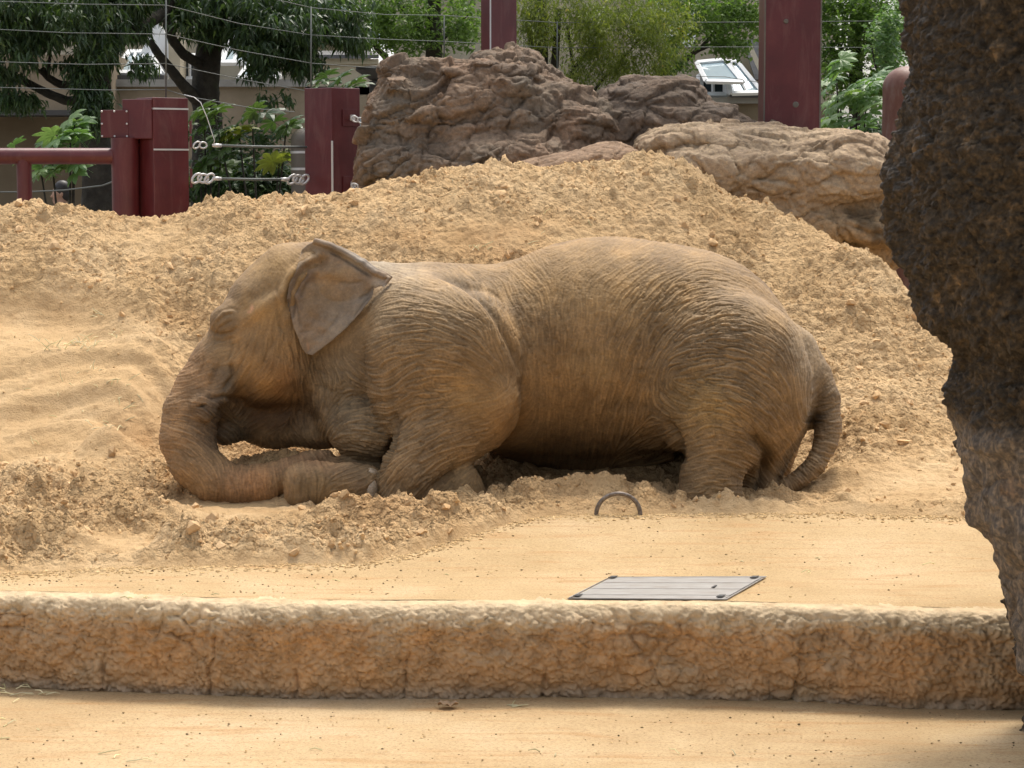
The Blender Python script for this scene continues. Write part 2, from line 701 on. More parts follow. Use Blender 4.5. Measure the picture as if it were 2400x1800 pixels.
def build_elephant():
    S = SDF((-2.35, 12.2, -0.12), (2.15, 14.35, 1.78), 0.0118)

    def el(px, py, Y, rx, ry, rz, k=0.1, rot=0, **kw):
        m = m_per_px(Y)
        S.ell(P(px, py, Y), (rx * m, ry, rz * m), k, R(rot), **kw)

    # torso
    el(1425, 802, 13.44, 345, .62, 248, .05)
    el(1180, 840, 13.44, 260, .60, 222, .08)
    el(1360, 905, 13.62, 320, .46, 166, .14)
    el(1390, 965, 13.80, 330, .36, 140, .10)
    el(1590, 820, 13.44, 268, .62, 238, .10)
    el(1722, 902, 13.42, 192, .56, 202, .08)
    el(1010, 800, 13.42, 240, .50, 187, .10)
    el(880, 790, 13.38, 160, .42, 168, .10)
    el(835, 880, 13.34, 122, .38, 140, .12)
    el(790, 950, 13.30, 72, .30, 95, .08)
    # chest roll
    S.ell(P(862, 1008, 13.02), (100 * m_per_px(13), .27, 74 * m_per_px(13)), .05, R(-8))
    # shoulder and fore leg
    el(990, 770, 13.06, 140, .40, 130, .10)
    el(1042, 862, 12.92, 186, .40, 192, .02, e=2.5)
    el(1132, 945, 12.80, 94, .27, 104, .05)
    S.cone(*c_(1062, 975, 12.78, 122), *c_(962, 1108, 12.60, 72), k=.05)
    S.cone(*c_(962, 1108, 12.62, 72), *c_(945, 1152, 12.58, 60), k=.03)
    # its foot, folded back
    S.cone(*c_(985, 1162, 12.62, 44), *c_(1072, 1140, 12.66, 58), k=.03)
    S.cone(*c_(1078, 1128, 12.66, 44), *c_(1118, 1182, 12.66, 34), k=.03)
    # far fore leg: wrist at the left, foot pointing back
    S.cone(*c_(770, 1112, 12.95, 44), *c_(930, 1130, 13.0, 60), k=.03)
    S.ell(P(722, 1136, 12.68), (58 * m_per_px(12.7), .14, 56 * m_per_px(12.7)), .02, R(0), e=2.8)
    S.cone(*c_(742, 1134, 12.68, 52), *c_(828, 1130, 12.66, 46), k=.04)
    S.cone(*c_(828, 1130, 12.65, 46), *c_(852, 1138, 12.64, 51), k=.02)
    # hind leg
    el(1712, 900, 12.98, 195, .36, 215, .09)
    el(1640, 975, 12.92, 85, .26, 85, .07)
    S.cone(*c_(1705, 970, 12.86, 122), *c_(1668, 1112, 12.74, 70), k=.07)
    S.cone(*c_(1668, 1112, 12.74, 70), *c_(1662, 1196, 12.72, 82), k=.04)
    # buttock running down to the ground behind the leg
    S.cone(*c_(1790, 935, 13.32, 118), *c_(1742, 1110, 13.15, 88), k=.08)
    S.cone(*c_(1800, 960, 13.7, 100), *c_(1740, 1150, 13.7, 90), k=.08)
    # tail
    tl = [(1868, 820, 13.38, 48), (1906, 880, 13.33, 42), (1932, 935, 13.28, 38), (1941, 1000, 13.22, 32), (1934, 1045, 13.16, 28),
          (1911, 1090, 13.1, 26), (1868, 1128, 13.04, 23), (1815, 1156, 12.98, 20), (1770, 1172, 12.95, 16)]
    S.cone(*c_(*tl[0]), *c_(*tl[1]), k=.09)
    S.chain([c_(*t) for t in tl[1:]], k=.012)
    S.ell(P(1903, 975, 13.3), (22 * m_per_px(13.3), .06, 30 * m_per_px(13.3)), .03)
    # neck to head
    S.cone(*c_(850, 760, 13.36, 140), *c_(700, 740, 13.26, 118), k=.10)
    # skull, brow, face
    el(682, 668, 13.22, 92, .30, 100, .08)
    el(640, 725, 13.20, 110, .33, 110, .08)
    el(734, 612, 13.20, 50, .26, 45, .05)
    S.cone(*c_(645, 703, 13.2, 80), *c_(572, 776, 13.15, 68), k=.06)
    S.ell(P(530, 752, 13.0), (40 * m_per_px(13), .10, 38 * m_per_px(13)), .08)
    el(615, 835, 13.16, 96, .32, 122, .10)
    el(690, 820, 13.26, 72, .34, 130, .12)
    S.cone(*c_(553, 800, 13.12, 62), *c_(516, 858, 13.05, 64), k=.06)
    # tusk sheath and upper lip
    S.cone(*c_(545, 850, 12.93, 22), *c_(517, 925, 12.88, 26), k=.06)
    S.ell(P(477, 955, 12.80), (34 * m_per_px(12.8), .05, 34 * m_per_px(12.8)), .06)
    # raised rim where the ear grows out of the head
    S.chain([c_(672, 742, 12.92, 10), c_(676, 690, 12.915, 15), c_(694, 650, 12.93, 17), c_(722, 618, 12.975, 16), c_(752, 598, 13.03, 13)], k=.045)
    # jaw and lower lip
    el(648, 972, 13.32, 104, .20, 82, .06)
    el(745, 1005, 13.34, 62, .22, 48, .06)
    S.cone(*c_(600, 960, 13.28, 60), *c_(528, 1012, 13.14, 34), k=.05)
    S.cone(*c_(500, 915, 13.02, 44), *c_(545, 965, 13.16, 44), k=.05)
    # trunk
    tr = [(516, 856, 13.06, 66), (478, 910, 13.0, 66), (446, 970, 12.95, 66), (440, 1030, 12.90, 66), (458, 1085, 12.85, 61),
          (505, 1128, 12.81, 56), (560, 1141, 12.79, 52), (620, 1133, 12.80, 46.5), (675, 1110, 12.84, 38), (725, 1086, 12.9, 31), (762, 1074, 12.94, 22)]
    S.cone(*c_(*tr[0]), *c_(*tr[1]), k=.07)
    S.chain([c_(*t) for t in tr[1:]], k=.015)
    # front surface depth for laying the ear on
    D, lo, h = S.D, S.lo, S.h
    ins = D < 0
    first = np.argmax(ins, axis=1)
    yf = np.where(ins.any(axis=1), lo[1] + first * h, np.nan)
    V, F = S.mesh()
    m0 = mesh_np('coarse', V, F)
    fn = face_normals(m0)
    c0 = V[F].mean(1)
    keep = (fn[:, 1] < .2) & (c0[:, 2] > .03)
    V, F, Nn = thin_back(m0, subdiv(m0, 1), keep)
    return mesh_np('body', V, F), (yf, lo, h), Nn


# wrinkle directions seen on the hide: px, py, angle, deep, fine (mm)
WR = [
    (930, 650, -15, 2.5, 1.2), (1000, 660, -25, 3, 1.2), (1060, 650, -45, 3.5, 1.2), (1120, 690, -58, 4, 1.2), (1165, 780, -70, 4, 1.2),
    (1190, 860, -85, 2.5, 1), (1020, 740, -12, 4, 1.2), (930, 740, 5, 4, 1.2), (1090, 770, -30, 4, 1.2), (960, 820, 8, 5.5, 1.2),
    (1050, 850, -4, 4, 1.4), (1140, 870, -30, 2, 1.2), (900, 830, 25, 5, 1), (930, 900, 40, 5.5, 1), (1000, 920, 8, 5, 1.2), (1100, 940, 5, 2, 1.4),
    (1190, 950, 40, 1.5, 1), (930, 970, 55, 5, 1), (1010, 1000, 20, 5, 1.2), (1100, 1010, 15, 3.5, 1), (960, 1060, 35, 5, 1), (1040, 1060, 22, 4.5, 1),
    (920, 1120, 60, 4, 1), (990, 1120, 35, 5, 1), (1080, 1130, 40, 3.5, 1.5), (1120, 1150, -60, 1, 1), (1040, 1150, 55, 4, 1.2),
    (1240, 620, -50, 2.5, 1.5), (1220, 720, -70, 3, 1.5), (1280, 800, 88, 3.5, 1.5), (1300, 950, 88, 3, 1.5), (1370, 700, 82, 2.5, 1.4),
    (1380, 850, 86, 3, 1.4), (1450, 880, 78, 3, 1.2), (1480, 760, 65, 3.5, 1.2), (1350, 600, 35, 1.8, 1.5), (1450, 620, 35, 2.0, 1.5), (1540, 620, 28, 3.0, 1.2),
    (1530, 700, 48, 5, 1), (1500, 830, 68, 5, 1), (1460, 970, 75, 4, 1), (1530, 900, 78, 5, 1), (1560, 780, 55, 6, 1), (1600, 690, 32, 6, 1),
    (1680, 690, 12, 5, 1), (1640, 760, 25, 6.5, 1), (1720, 770, 2, 6, 1), (1620, 840, 12, 6.5, 1), (1700, 840, -4, 6.5, 1), (1790, 790, -35, 4, 1),
    (1800, 870, -40, 4.5, 1), (1860, 850, -62, 2.5, 1), (1880, 930, -80, 2.5, 1), (1740, 920, -25, 6, 1), (1650, 900, -10, 6, 1.4), (1580, 950, -35, 4, 2.2),
    (1620, 990, 30, 4, 2), (1700, 990, -12, 5.5, 1), (1790, 970, -50, 5, 1), (1830, 1040, -65, 3, 1), (1650, 1060, 12, 4.5, 1), (1740, 1060, -30, 4.5, 1),
    (1620, 1110, 15, 3.5, 1), (1700, 1120, -8, 3.5, 1), (1660, 1160, 0, 4, 1), (1380, 1020, 80, 3, 1), (1520, 1040, 20, 5, 1),
    # head, neck
    (680, 600, -35, 1.5, 1), (640, 660, 60, .8, 1), (600, 700, 50, 1, 1), (560, 740, 30, 1.5, 1), (525, 690, 20, 2, 1), (490, 760, 70, 3, 1), (545, 790, -20, 2.5, 1.2),
    (560, 830, 68, 4, 1), (620, 780, 72, 3.5, 1), (610, 860, 60, 4, 1), (660, 800, -80, 3.5, 1), (690, 870, -85, 3.5, 1), (560, 900, 55, 3.5, 1),
    (640, 930, 30, 2.5, 1), (720, 900, -80, 4.5, 1), (750, 880, -70, 4.5, 1.2), (740, 960, -70, 6, 1), (780, 930, 55, 6.5, 1), (770, 990, 60, 5, 1), (820, 850, -35, 3.5, 2),
    (800, 800, 80, 1.2, 1.4), (860, 700, 50, .8, 1), (850, 780, 30, 2, 1.4), (860, 910, -28, 6, 1), (820, 960, 25, 6, 1), (860, 1000, -6, 7.5, .6), (890, 1060, -14, 7, .6), (830, 1045, -18, 6, .6),
    (900, 960, -15, 6, .6),
    # trunk rings
    (520, 850, 20, 3, 1), (460, 860, 35, 3.5, 1.2), (430, 920, 5, 3.5, 1.4), (480, 960, -40, 5, 1.2), (395, 990, 0, 3, 1.6), (450, 1020, -25, 5, 1.2), (390, 1060, -8, 2.4, 1.6), (470, 1070, -42, 4, 1.4),
    (430, 1130, -48, 2.0, 1.8), (510, 1100, -65, 3.8, 1.4), (520, 1165, 80, 2, 1.8), (560, 1110, -84, 3.5, 1.5), (620, 1130, -80, 3, 1.8), (690, 1100, -68, 3, 1.8), (760, 1080, -60, 1.5, 1.5),
    # tail
    (1900, 850, 85, 2, 1), (1935, 900, 30, 3, 1), (1940, 960, 12, 4, 1), (1940, 1020, 0, 4, 1), (1925, 1070, -30, 4, 1), (1880, 1120, -45, 4, 1), (1820, 1155, -60, 3, 1),
    # far fore foot
    (690, 1120, 88, 1.5, 1), (730, 1130, 88, 2, 1), (740, 1080, -40, 3.5, 1), (780, 1090, 30, 5, 1), (800, 1130, 30, 3, 1), (850, 1110, 20, 2, 1), (680, 1170, 88, 2, 1),
    (1330, 560, 20, .8, 1), (1600, 600, 10, 1.5, 1.2), (1700, 660, -20, 2, 1), (1800, 720, -40, 1.5, 1), (1000, 620, 10, 1, 1), (1150, 600, 10, 1, 1.2),
]
# creases (negative) and ridges: points, half width px, depth mm
ST = [
    ([(1010, 640), (1070, 655), (1130, 700), (1170, 750), (1200, 810), (1222, 880)], 9, -30),
    ([(1030, 668), (1100, 700), (1150, 760), (1180, 830)], 12, 12),
    ([(1222, 880), (1226, 930), (1215, 975), (1180, 1020)], 10, -18),
    ([(915, 965), (930, 990), (925, 1030), (905, 1080), (888, 1120)], 8, -22),
    ([(925, 860), (915, 920), (925, 980)], 10, -12),
    ([(880, 1120), (884, 1150), (884, 1180)], 5, -14),
    ([(990, 1160), (1030, 1130), (1070, 1095)], 6, -18),
    ([(715, 880), (722, 940), (735, 1000), (740, 1030)], 9, -14),
    ([(780, 1010), (800, 975), (850, 950), (920, 935)], 8, -14),
    ([(755, 900), (790, 930), (775, 990)], 7, -9),
    ([(1560, 985), (1590, 1035), (1597, 1090)], 10, -38),
    ([(1395, 1010), (1450, 930), (1490, 830), (1530, 740), (1590, 660)], 14, -8),
    ([(1440, 1000), (1500, 900), (1530, 820), (1570, 730)], 12, -8),
    ([(1755, 1010), (1800, 1060), (1790, 1120), (1770, 1160)], 12, -40),
    ([(1880, 760), (1898, 840), (1900, 900), (1890, 960)], 9, -12),
    # head
    ([(672, 735), (676, 680), (700, 640), (730, 612), (760, 612)], 8, -24),
    ([(655, 700), (675, 655), (700, 622), (735, 600)], 9, 14),
    ([(560, 760), (600, 730), (640, 700), (655, 690)], 14, 16),
    ([(575, 700), (610, 690), (640, 670)], 14, -12),
    ([(648, 660), (650, 720), (660, 780)], 4, -7),
    ([(540, 850), (548, 880), (520, 915)], 6, -20),
    ([(515, 850), (500, 880), (490, 905)], 5, -12),
    ([(485, 930), (530, 930), (580, 945)], 7, -22),
    ([(450, 935), (470, 920), (495, 930)], 5, -12),
    ([(470, 948), (472, 955)], 9, -28),
    # eye: lids and folds
    ([(508, 762), (515, 748), (530, 738), (548, 735)], 3.0, -7),
    ([(512, 770), (530, 760), (545, 750)], 3.2, -8),
    ([(505, 740), (520, 727), (540, 722), (562, 728)], 4, -6),
    ([(505, 752), (522, 733), (545, 730)], 3.5, 5),
    ([(500, 778), (515, 785), (540, 780), (560, 765)], 4, -11),
    ([(495, 720), (515, 708), (545, 706)], 6, 6),
    ([(498, 795), (520, 800), (550, 792)], 4, -8),
    ([(600, 880), (640, 900), (700, 900)], 22, 8),
]
for x0, a in ((690, 84), (707, 88), (726, 88), (745, 86), (765, 84)):
    ST.append(([(x0, 1115), (x0 - 2, 1150), (x0, 1185)], 2.2, -6))
for (x0, y0, x1, y1) in ((600, 800, 575, 890), (585, 790, 550, 880), (632, 790, 610, 870), (652, 760, 668, 800), (640, 770, 630, 830), (545, 800, 530, 850),
                         (560, 800, 545, 845), (680, 800, 690, 880), (700, 840, 705, 900), (500, 850, 488, 890), (475, 830, 465, 880)):
    ST.append(([(x0, y0), ((x0 + x1) / 2 + 6, (y0 + y1) / 2), (x1, y1)], 2.8, -7))

EX0, EY0, EX1, EY1 = 320, 520, 2020, 1240


def stroke_map(strokes):
    g = np.zeros((EY1 - EY0, EX1 - EX0), np.float32)
    for pts, w, dep in strokes:
        p = np.array(pts, float)
        # smooth resample
        t = np.arange(len(p))
        tt = np.linspace(0, len(p) - 1, 40)
        q = np.stack([np.interp(tt, t, p[:, 0]), np.interp(tt, t, p[:, 1])], 1)
        if len(p) > 2:
            ker = np.ones(5) / 5
            for k in range(2):
                q[:, k] = np.convolve(np.pad(q[:, k], 2, 'edge'), ker, 'valid')
        x0, x1 = int(q[:, 0].min() - 3 * w - 2 - EX0), int(q[:, 0].max() + 3 * w + 3 - EX0)
        y0, y1 = int(q[:, 1].min() - 3 * w - 2 - EY0), int(q[:, 1].max() + 3 * w + 3 - EY0)
        x0, y0 = max(x0, 0), max(y0, 0)
        x1, y1 = min(x1, g.shape[1]), min(y1, g.shape[0])
        X, Y = np.meshgrid(np.arange(x0, x1) + EX0, np.arange(y0, y1) + EY0)
        best = np.full(X.shape, 1e9)
        amp = np.zeros(X.shape)
        for i in range(len(q) - 1):
            a, d = q[i], q[i + 1] - q[i]
            L = max(d @ d, 1e-6)
            s = np.clip(((X - a[0]) * d[0] + (Y - a[1]) * d[1]) / L, 0, 1)
            dd = (X - a[0] - s * d[0]) ** 2 + (Y - a[1] - s * d[1]) ** 2
            u = (i + s) / (len(q) - 1)
            m = dd < best
            best = np.where(m, dd, best)
            amp = np.where(m, np.minimum(1, np.minimum(u, 1 - u) * 6 + 0.15), amp)
        g[y0:y1, x0:x1] += (dep * amp * np.exp(-best / (w * w))).astype(np.float32)
    return g


def wrinkle_maps():
    H, W = EY1 - EY0, EX1 - EX0
    st = 5
    X, Y = np.meshgrid(np.arange(0, W, st) + EX0, np.arange(0, H, st) + EY0)
    c2 = np.zeros(X.shape)
    s2 = np.zeros(X.shape)
    wd = np.zeros(X.shape)
    wf = np.zeros(X.shape)
    ws = np.full(X.shape, 1e-12)
    for (px, py, an, dp, fn) in WR:
        r2 = (X - px) ** 2 + (Y - py) ** 2
        w = np.exp(-r2 / (2 * 32.0 ** 2)) + 1e-5 * np.exp(-r2 / (2 * 120.0 ** 2))
        c2 += w * math.cos(2 * R(an))
        s2 += w * math.sin(2 * R(an))
        wd += w * dp
        wf += w * fn
        ws += w
    n3 = np.stack([X.ravel() / 70., Y.ravel() / 70., np.zeros(X.size)], 1)
    wob = fbm(n3, 3, 5).reshape(X.shape) * 0.24
    ang = 0.5 * np.arctan2(s2, c2) + wob
    yy = np.arange(H) / st
    xx = np.arange(W) / st
    XX, YY = np.meshgrid(xx, yy)
    C = bilin(np.cos(2 * ang), XX, YY)
    Sn = bilin(np.sin(2 * ang), XX, YY)
    a = 0.5 * np.arctan2(Sn, C)
    dp = bilin(wd / ws, XX, YY)
    fn = bilin(wf / ws, XX, YY)
    headm = sstep(740, 660, XX * st + EX0) * sstep(980, 900, YY * st + EY0)
    dp = dp * (1 - .38 * headm)
    ux, uy = np.cos(a).astype(np.float32), -np.sin(a).astype(np.float32)
    rng = np.random.default_rng(3)

    def lic(sig, L, step, cross=False):
        nz = rng.standard_normal((H, W)).astype(np.float32)
        nz = blur(nz, sig) - blur(nz, sig * 2.6)
        nz /= nz.std()
        vx, vy = (-uy, ux) if cross else (ux, uy)
        acc = nz.copy()
        wsum = 1.0
        gx, gy = np.meshgrid(np.arange(W, dtype=np.float32), np.arange(H, dtype=np.float32))
        for sg in (1, -1):
            x, y = gx.copy(), gy.copy()
            px, py = vx * sg, vy * sg
            for k in range(L):
                x += px * step
                y += py * step
                ix = np.clip(x, 0, W - 1).astype(np.int32)
                iy = np.clip(y, 0, H - 1).astype(np.int32)
                nx, ny = vx[iy, ix], vy[iy, ix]
                s = np.sign(nx * px + ny * py)
                px, py = nx * s, ny * s
                w = 1 - (k + 1) / (L + 1)
                acc += nz[iy, ix] * w
                wsum += w
        acc -= blur(acc, sig * 4)
        return acc / acc.std()

    A = lic(2.1, 15, 1.6)
    B = lic(1.35, 8, 1.3)
    D4 = lic(4.6, 20, 2.4)
    Cc = lic(2.0, 7, 1.4, cross=True)
    gr = lambda t, s: np.minimum(np.abs(t) / s, 1.0) ** 0.75
    deep = gr(A, 1.0) + 0.25 * np.tanh(A)
    fine = gr(B, 0.9)
    cross = gr(Cc, 0.6)
    big = fbm(np.stack([XX.ravel() * st / 120., YY.ravel() * st / 120., 0 * XX.ravel() + 4], 1), 3, 9).reshape(H, W)
    hmm = 1.6 * dp * (1 + 0.35 * big) * (deep - 0.8) + 2.0 * np.maximum(dp - 1.2, 0) * (gr(D4, .42) - .8) + 1.6 * fn * (fine - 0.7) + (0.9 * fn + 0.40 * dp) * (cross - 0.85)
    smo = stroke_map(ST)
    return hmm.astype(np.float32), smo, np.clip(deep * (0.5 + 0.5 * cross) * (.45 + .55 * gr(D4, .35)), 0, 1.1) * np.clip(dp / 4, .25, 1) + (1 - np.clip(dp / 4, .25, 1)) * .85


# colour patches of the hide, painted jaw shade among them: px, py, rx, ry, colour, strength
SKIN = (0.235, 0.170, 0.105)
PATCH = [
    (1350, 650, 330, 140, (.305, .215, .115), .8), (1600, 680, 250, 120, (.30, .215, .12), .6), (1000, 700, 160, 100, (.27, .205, .13), .7), (1700, 800, 160, 110, (.25, .19, .125), .7),
    (1100, 920, 90, 70, (.30, .19, .080), .8), (1190, 980, 45, 55, (.29, .17, .07), .6), (1340, 900, 150, 120, (.27, .18, .095), .8), (1390, 850, 60, 40, (.36, .27, .16), .6),
    (1640, 950, 90, 70, (.33, .24, .12), .8), (1670, 1080, 90, 90, (.26, .19, .115), .7), (1900, 800, 50, 120, (.30, .25, .19), .8), (1850, 720, 60, 60, (.34, .26, .17), .6),
    (1930, 930, 45, 90, (.21, .165, .115), .8), (1930, 1050, 60, 90, (.20, .16, .115), .8), (1905, 985, 22, 30, (.07, .06, .05), 1), (1820, 1060, 60, 80, (.17, .125, .08), .7),
    (780, 900, 90, 120, (.225, .185, .135), .8), (860, 1010, 90, 70, (.23, .185, .13), .8), (900, 640, 60, 50, (.36, .33, .29), 1.0), (960, 640, 70, 30, (.34, .27, .19), .7), (850, 730, 70, 90, (.29, .235, .17), .7),
    (640, 620, 80, 70, (.33, .235, .125), .9), (600, 680, 60, 40, (.27, .20, .125), .6), (620, 730, 60, 30, (.33, .23, .12), .7), (600, 850, 80, 80, (.29, .19, .095), .8), (670, 885, 45, 45, (.25, .14, .065), .6),
    (640, 960, 110, 60, (.075, .045, .025), .95), (540, 1020, 60, 60, (.08, .07, .055), .95), (490, 950, 60, 40, (.055, .050, .045), .95), (525, 895, 30, 35, (.10, .09, .075), .8), (470, 925, 40, 25, (.08, .075, .065), .8),  # the first two paint the shade under the jaw dark
    (440, 880, 70, 70, (.33, .21, .12), .8), (400, 1000, 50, 110, (.33, .22, .13), .8), (480, 1010, 40, 70, (.16, .12, .09), .7), (480, 1120, 80, 60, (.31, .21, .12), .8), (600, 1130, 90, 50, (.33, .19, .105), .8), (720, 1085, 70, 30, (.33, .19, .12), .8),
    (540, 1170, 90, 18, (.20, .12, .07), .7), (720, 1130, 70, 60, (.27, .205, .125), .8), (1090, 1130, 60, 60, (.25, .18, .10), .7), (520, 760, 35, 25, (.16, .125, .09), .7),
    (591, 722, 4, 8, (.52, .31, .21), .8), (586, 732, 5, 4, (.50, .30, .20), .7), (1450, 990, 140, 70, (.25, .18, .11), .6),
]


def tint_from(px, py, base, patches, seed=2, wobble=26):
    n = np.stack([px / 60., py / 60., 0 * px], 1)
    wx, wy = fbm(n, 3, seed) * wobble, fbm(n + 31, 3, seed + 1) * wobble
    c = np.tile(np.array(base, np.float32), (len(px), 1))
    for (cx, cy, rx, ry, cc, st) in patches:
        k = min(1.0, min(rx, ry) / 30.)
        d = ((px + wx * k - cx) / rx) ** 2 + ((py + wy * k - cy) / ry) ** 2
        w = (np.exp(-d ** 1.3) * st)[:, None]
        c = c * (1 - w) + np.array(cc, np.float32) * w
    return c


def make_elephant():
    me, (yf, lo, h), Nn = build_elephant()
    root = empty('elephant', P(1250, 1190, YE), label='elephant asleep on its belly in the sand with its trunk curled before its fore feet', cat='elephant')
    body = link('body', me, M_SKIN, root)
    V = verts_of(me)
    hm, smo, deep = wrinkle_maps()
    px, py = proj(V)
    gx, gy = px - EX0, py - EY0
    front = sstep(0.45, -0.05, Nn[:, 1])
    d = bilin(hm, gx, gy) * 0.001 * (0.35 + 0.65 * front) + bilin(smo, gx, gy) * 0.001 * front
    d += 0.004 * fbm(V * 6, 3, 21) * 1.2
    # only the near side carries the creases of the near legs; smooth the dark inside
    set_verts(me, V + Nn * d[:, None])
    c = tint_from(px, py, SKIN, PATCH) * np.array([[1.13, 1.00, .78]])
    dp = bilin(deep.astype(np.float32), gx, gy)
    c *= (0.58 + 0.50 * np.clip(dp, 0, 1.1))[:, None]       # dust on the raised hide, wrinkle shade painted in for contrast
    c *= np.clip(1 + .012 * bilin(smo, gx, gy), .42, 1.12)[:, None]  # strokes darken the folds: shade painted into the hide colour
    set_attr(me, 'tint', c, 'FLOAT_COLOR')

    # ---------------- ear: a thin sheet laid back over the neck
    out = np.array([(700, 588), (715, 575), (743, 564), (768, 571), (811, 588), (849, 609), (878, 631), (899, 640), (917, 652), (899, 675), (886, 674), (872, 680), (869, 698),
                    (856, 716), (840, 737), (811, 769), (772, 804), (743, 825), (729, 836), (714, 832), (706, 820), (695, 789), (683, 762), (674, 733), (670, 705), (676, 667), (690, 640)], float)
    hh = 0.0045
    lo3 = P(655, 850, 12.8)
    hi3 = P(930, 550, 12.8)
    nx = int((hi3[0] - lo3[0]) / hh) + 1
    nz = int((hi3[2] - lo3[2]) / hh) + 1
    gX = lo3[0] + np.arange(nx) * hh
    gZ = lo3[2] + np.arange(nz) * hh
    XX, ZZ = np.meshgrid(gX, gZ, indexing='ij')
    ex, ey = proj(np.stack([XX.ravel(), np.full(XX.size, 12.8), ZZ.ravel()], 1))

    def pdist(poly, closed=True):
        best = np.full(ex.shape, 1e9)
        inside = np.zeros(ex.shape, bool)
        n = len(poly)
        for i in range(n if closed else n - 1):
            a, b_ = poly[i], poly[(i + 1) % n]
            dd = b_ - a
            s = np.clip(((ex - a[0]) * dd[0] + (ey - a[1]) * dd[1]) / (dd @ dd), 0, 1)
            best = np.minimum(best, (ex - a[0] - s * dd[0]) ** 2 + (ey - a[1] - s * dd[1]) ** 2)
            if closed:
                cr = ((a[1] > ey) != (b_[1] > ey)) & (ex < (b_[0] - a[0]) * (ey - a[1]) / (b_[1] - a[1] + 1e-9) + a[0])
                inside ^= cr
        dist = np.sqrt(best)
        return np.where(inside, -dist, dist) if closed else dist

    mm = m_per_px(12.8)
    d2 = pdist(out) * mm
    # body front surface under the ear (filled and smoothed)
    ii = (XX - lo[0]) / h
    kk = (ZZ - lo[2]) / h
    yfill = np.where(np.isnan(yf), 13.25, yf)
    yfs = blur(yfill.astype(np.float32), 3.0)
    yb = bilin(yfs, kk.ravel(), ii.ravel())
    yb = np.clip(yb, 12.6, 13.25)
    att = np.clip(((ex - 672) * 0.93 - (ey - 700) * -0.36) / 60, -0.5, 1.0)      # 0 at the root, 1 on the free sheet
    lift = 0.012 * sstep(.1, -.3, att) * sstep(700, 660, ey) - 0.018 - 0.037 * sstep(0, 1, att)
    dome = np.exp(-(((ex - 765) / 60.) ** 2 + ((ey - 680) / 70.) ** 2))
    yc = np.minimum(yb, 13.02) + lift - 0.02 * dome
    rip = 0.006 * np.sin(ex / 9.0 + ey / 14.0) * sstep(800, 900, ex) + 0.010 * perlin(np.stack([ex / 30., ey / 30., 0 * ex], 1), 4)
    yc = yc + rip
    # valley behind the root rim
    rim = pdist(np.array([(678, 735), (678, 690), (692, 655), (715, 632), (755, 615)], float), False)
    yc = yc + 0.030 * np.exp(-(rim / 12.) ** 2)
    rid = pdist(np.array([(668, 700), (680, 650), (700, 622), (740, 598)], float), False)
    yc = yc - 0.022 * np.exp(-(rid / 10.) ** 2)
    rid2 = pdist(np.array([(760, 640), (830, 650), (890, 665)], float), False)
    yc = yc - 0.014 * np.exp(-(rid2 / 16.) ** 2)
    th = 0.0085 + 0.012 * sstep(0.06, 0.0, -d2) * 0.5
    y0 = 12.45
    ny = int((13.2 - y0) / hh)
    gY = (y0 + np.arange(ny) * hh).astype(np.float32)
    yc3 = yc.reshape(XX.shape)[:, None, :].astype(np.float32)
    t3 = th.reshape(XX.shape)[:, None, :].astype(np.float32)
    d23 = d2.reshape(XX.shape)[:, None, :].astype(np.float32)
    dy = np.abs(gY[None, :, None] - yc3) - t3
    D = np.where(d23 > 0, np.sqrt(np.maximum(dy, 0) ** 2 + d23 ** 2) - 0.002, np.maximum(dy, d23) - 0.002)
    # rolled upper rim
    roll = np.array([(735, 568), (768, 577), (808, 597), (846, 619), (874, 640), (896, 648)], float)
    rd = pdist(roll, False) * mm
    cy = yc.reshape(XX.shape)[:, None, :] - 0.020
    Dr = np.sqrt(rd.reshape(XX.shape)[:, None, :] ** 2 + ((gY[None, :, None] - cy) * 0.8) ** 2) - 0.019
    hq = np.clip(0.5 + 0.5 * (Dr - D) / 0.012, 0, 1)
    D = Dr * (1 - hq) + D * hq - 0.012 * hq * (1 - hq)
    tip = np.array([(896, 648), (908, 654), (896, 672)], float)
    rd = pdist(tip, False) * mm
    Dt = np.sqrt(rd.reshape(XX.shape)[:, None, :] ** 2 + ((gY[None, :, None] - cy) * 0.7) ** 2) - 0.010
    D = np.minimum(D, Dt)
    Ve, Fe = surface_nets(D.astype(np.float32), (lo3[0], y0, lo3[2]), hh)
    em = mesh_np('ear', Ve, Fe)
    Nv = normals_of(em)
    p1, p2 = proj(Ve)
    pd_ = bilin(d2.reshape(XX.shape).astype(np.float32), (Ve[:, 2] - lo3[2]) / hh, (Ve[:, 0] - lo3[0]) / hh)
    fin = fbm(np.stack([p1 / 14., p2 / 14., 0 * p1], 1), 4, 8) * 0.0018
    vein = np.abs(perlin(np.stack([p1 / 26., p2 / 26., 0 * p1 + 3], 1), 12)) ** .6 * 0.003
    wv = stroke_map([([(674, 700), (680, 740), (684, 770)], 3, -9), ([(684, 680), (690, 720), (686, 750)], 3, -8), ([(690, 690), (700, 660), (725, 640)], 5, -8),
                     ([(870, 690), (845, 715), (828, 745)], 3, -6), ([(880, 668), (860, 690), (838, 700)], 3, -6), ([(700, 780), (730, 775)], 3, -3), ([(756, 580), (806, 608), (842, 630), (872, 650)], 3.5, -9), ([(725, 655), (712, 680), (706, 700)], 5, -6),
                     ([(800, 730), (780, 760), (750, 790)], 4, -4), ([(850, 660), (820, 665), (790, 660)], 4, -4), ([(690, 700), (700, 735), (705, 770)], 3, -5)])
    wvv = bilin(wv, p1 - EX0, p2 - EY0)
    set_verts(em, Ve + Nv * (fin - vein + wvv * .001)[:, None])
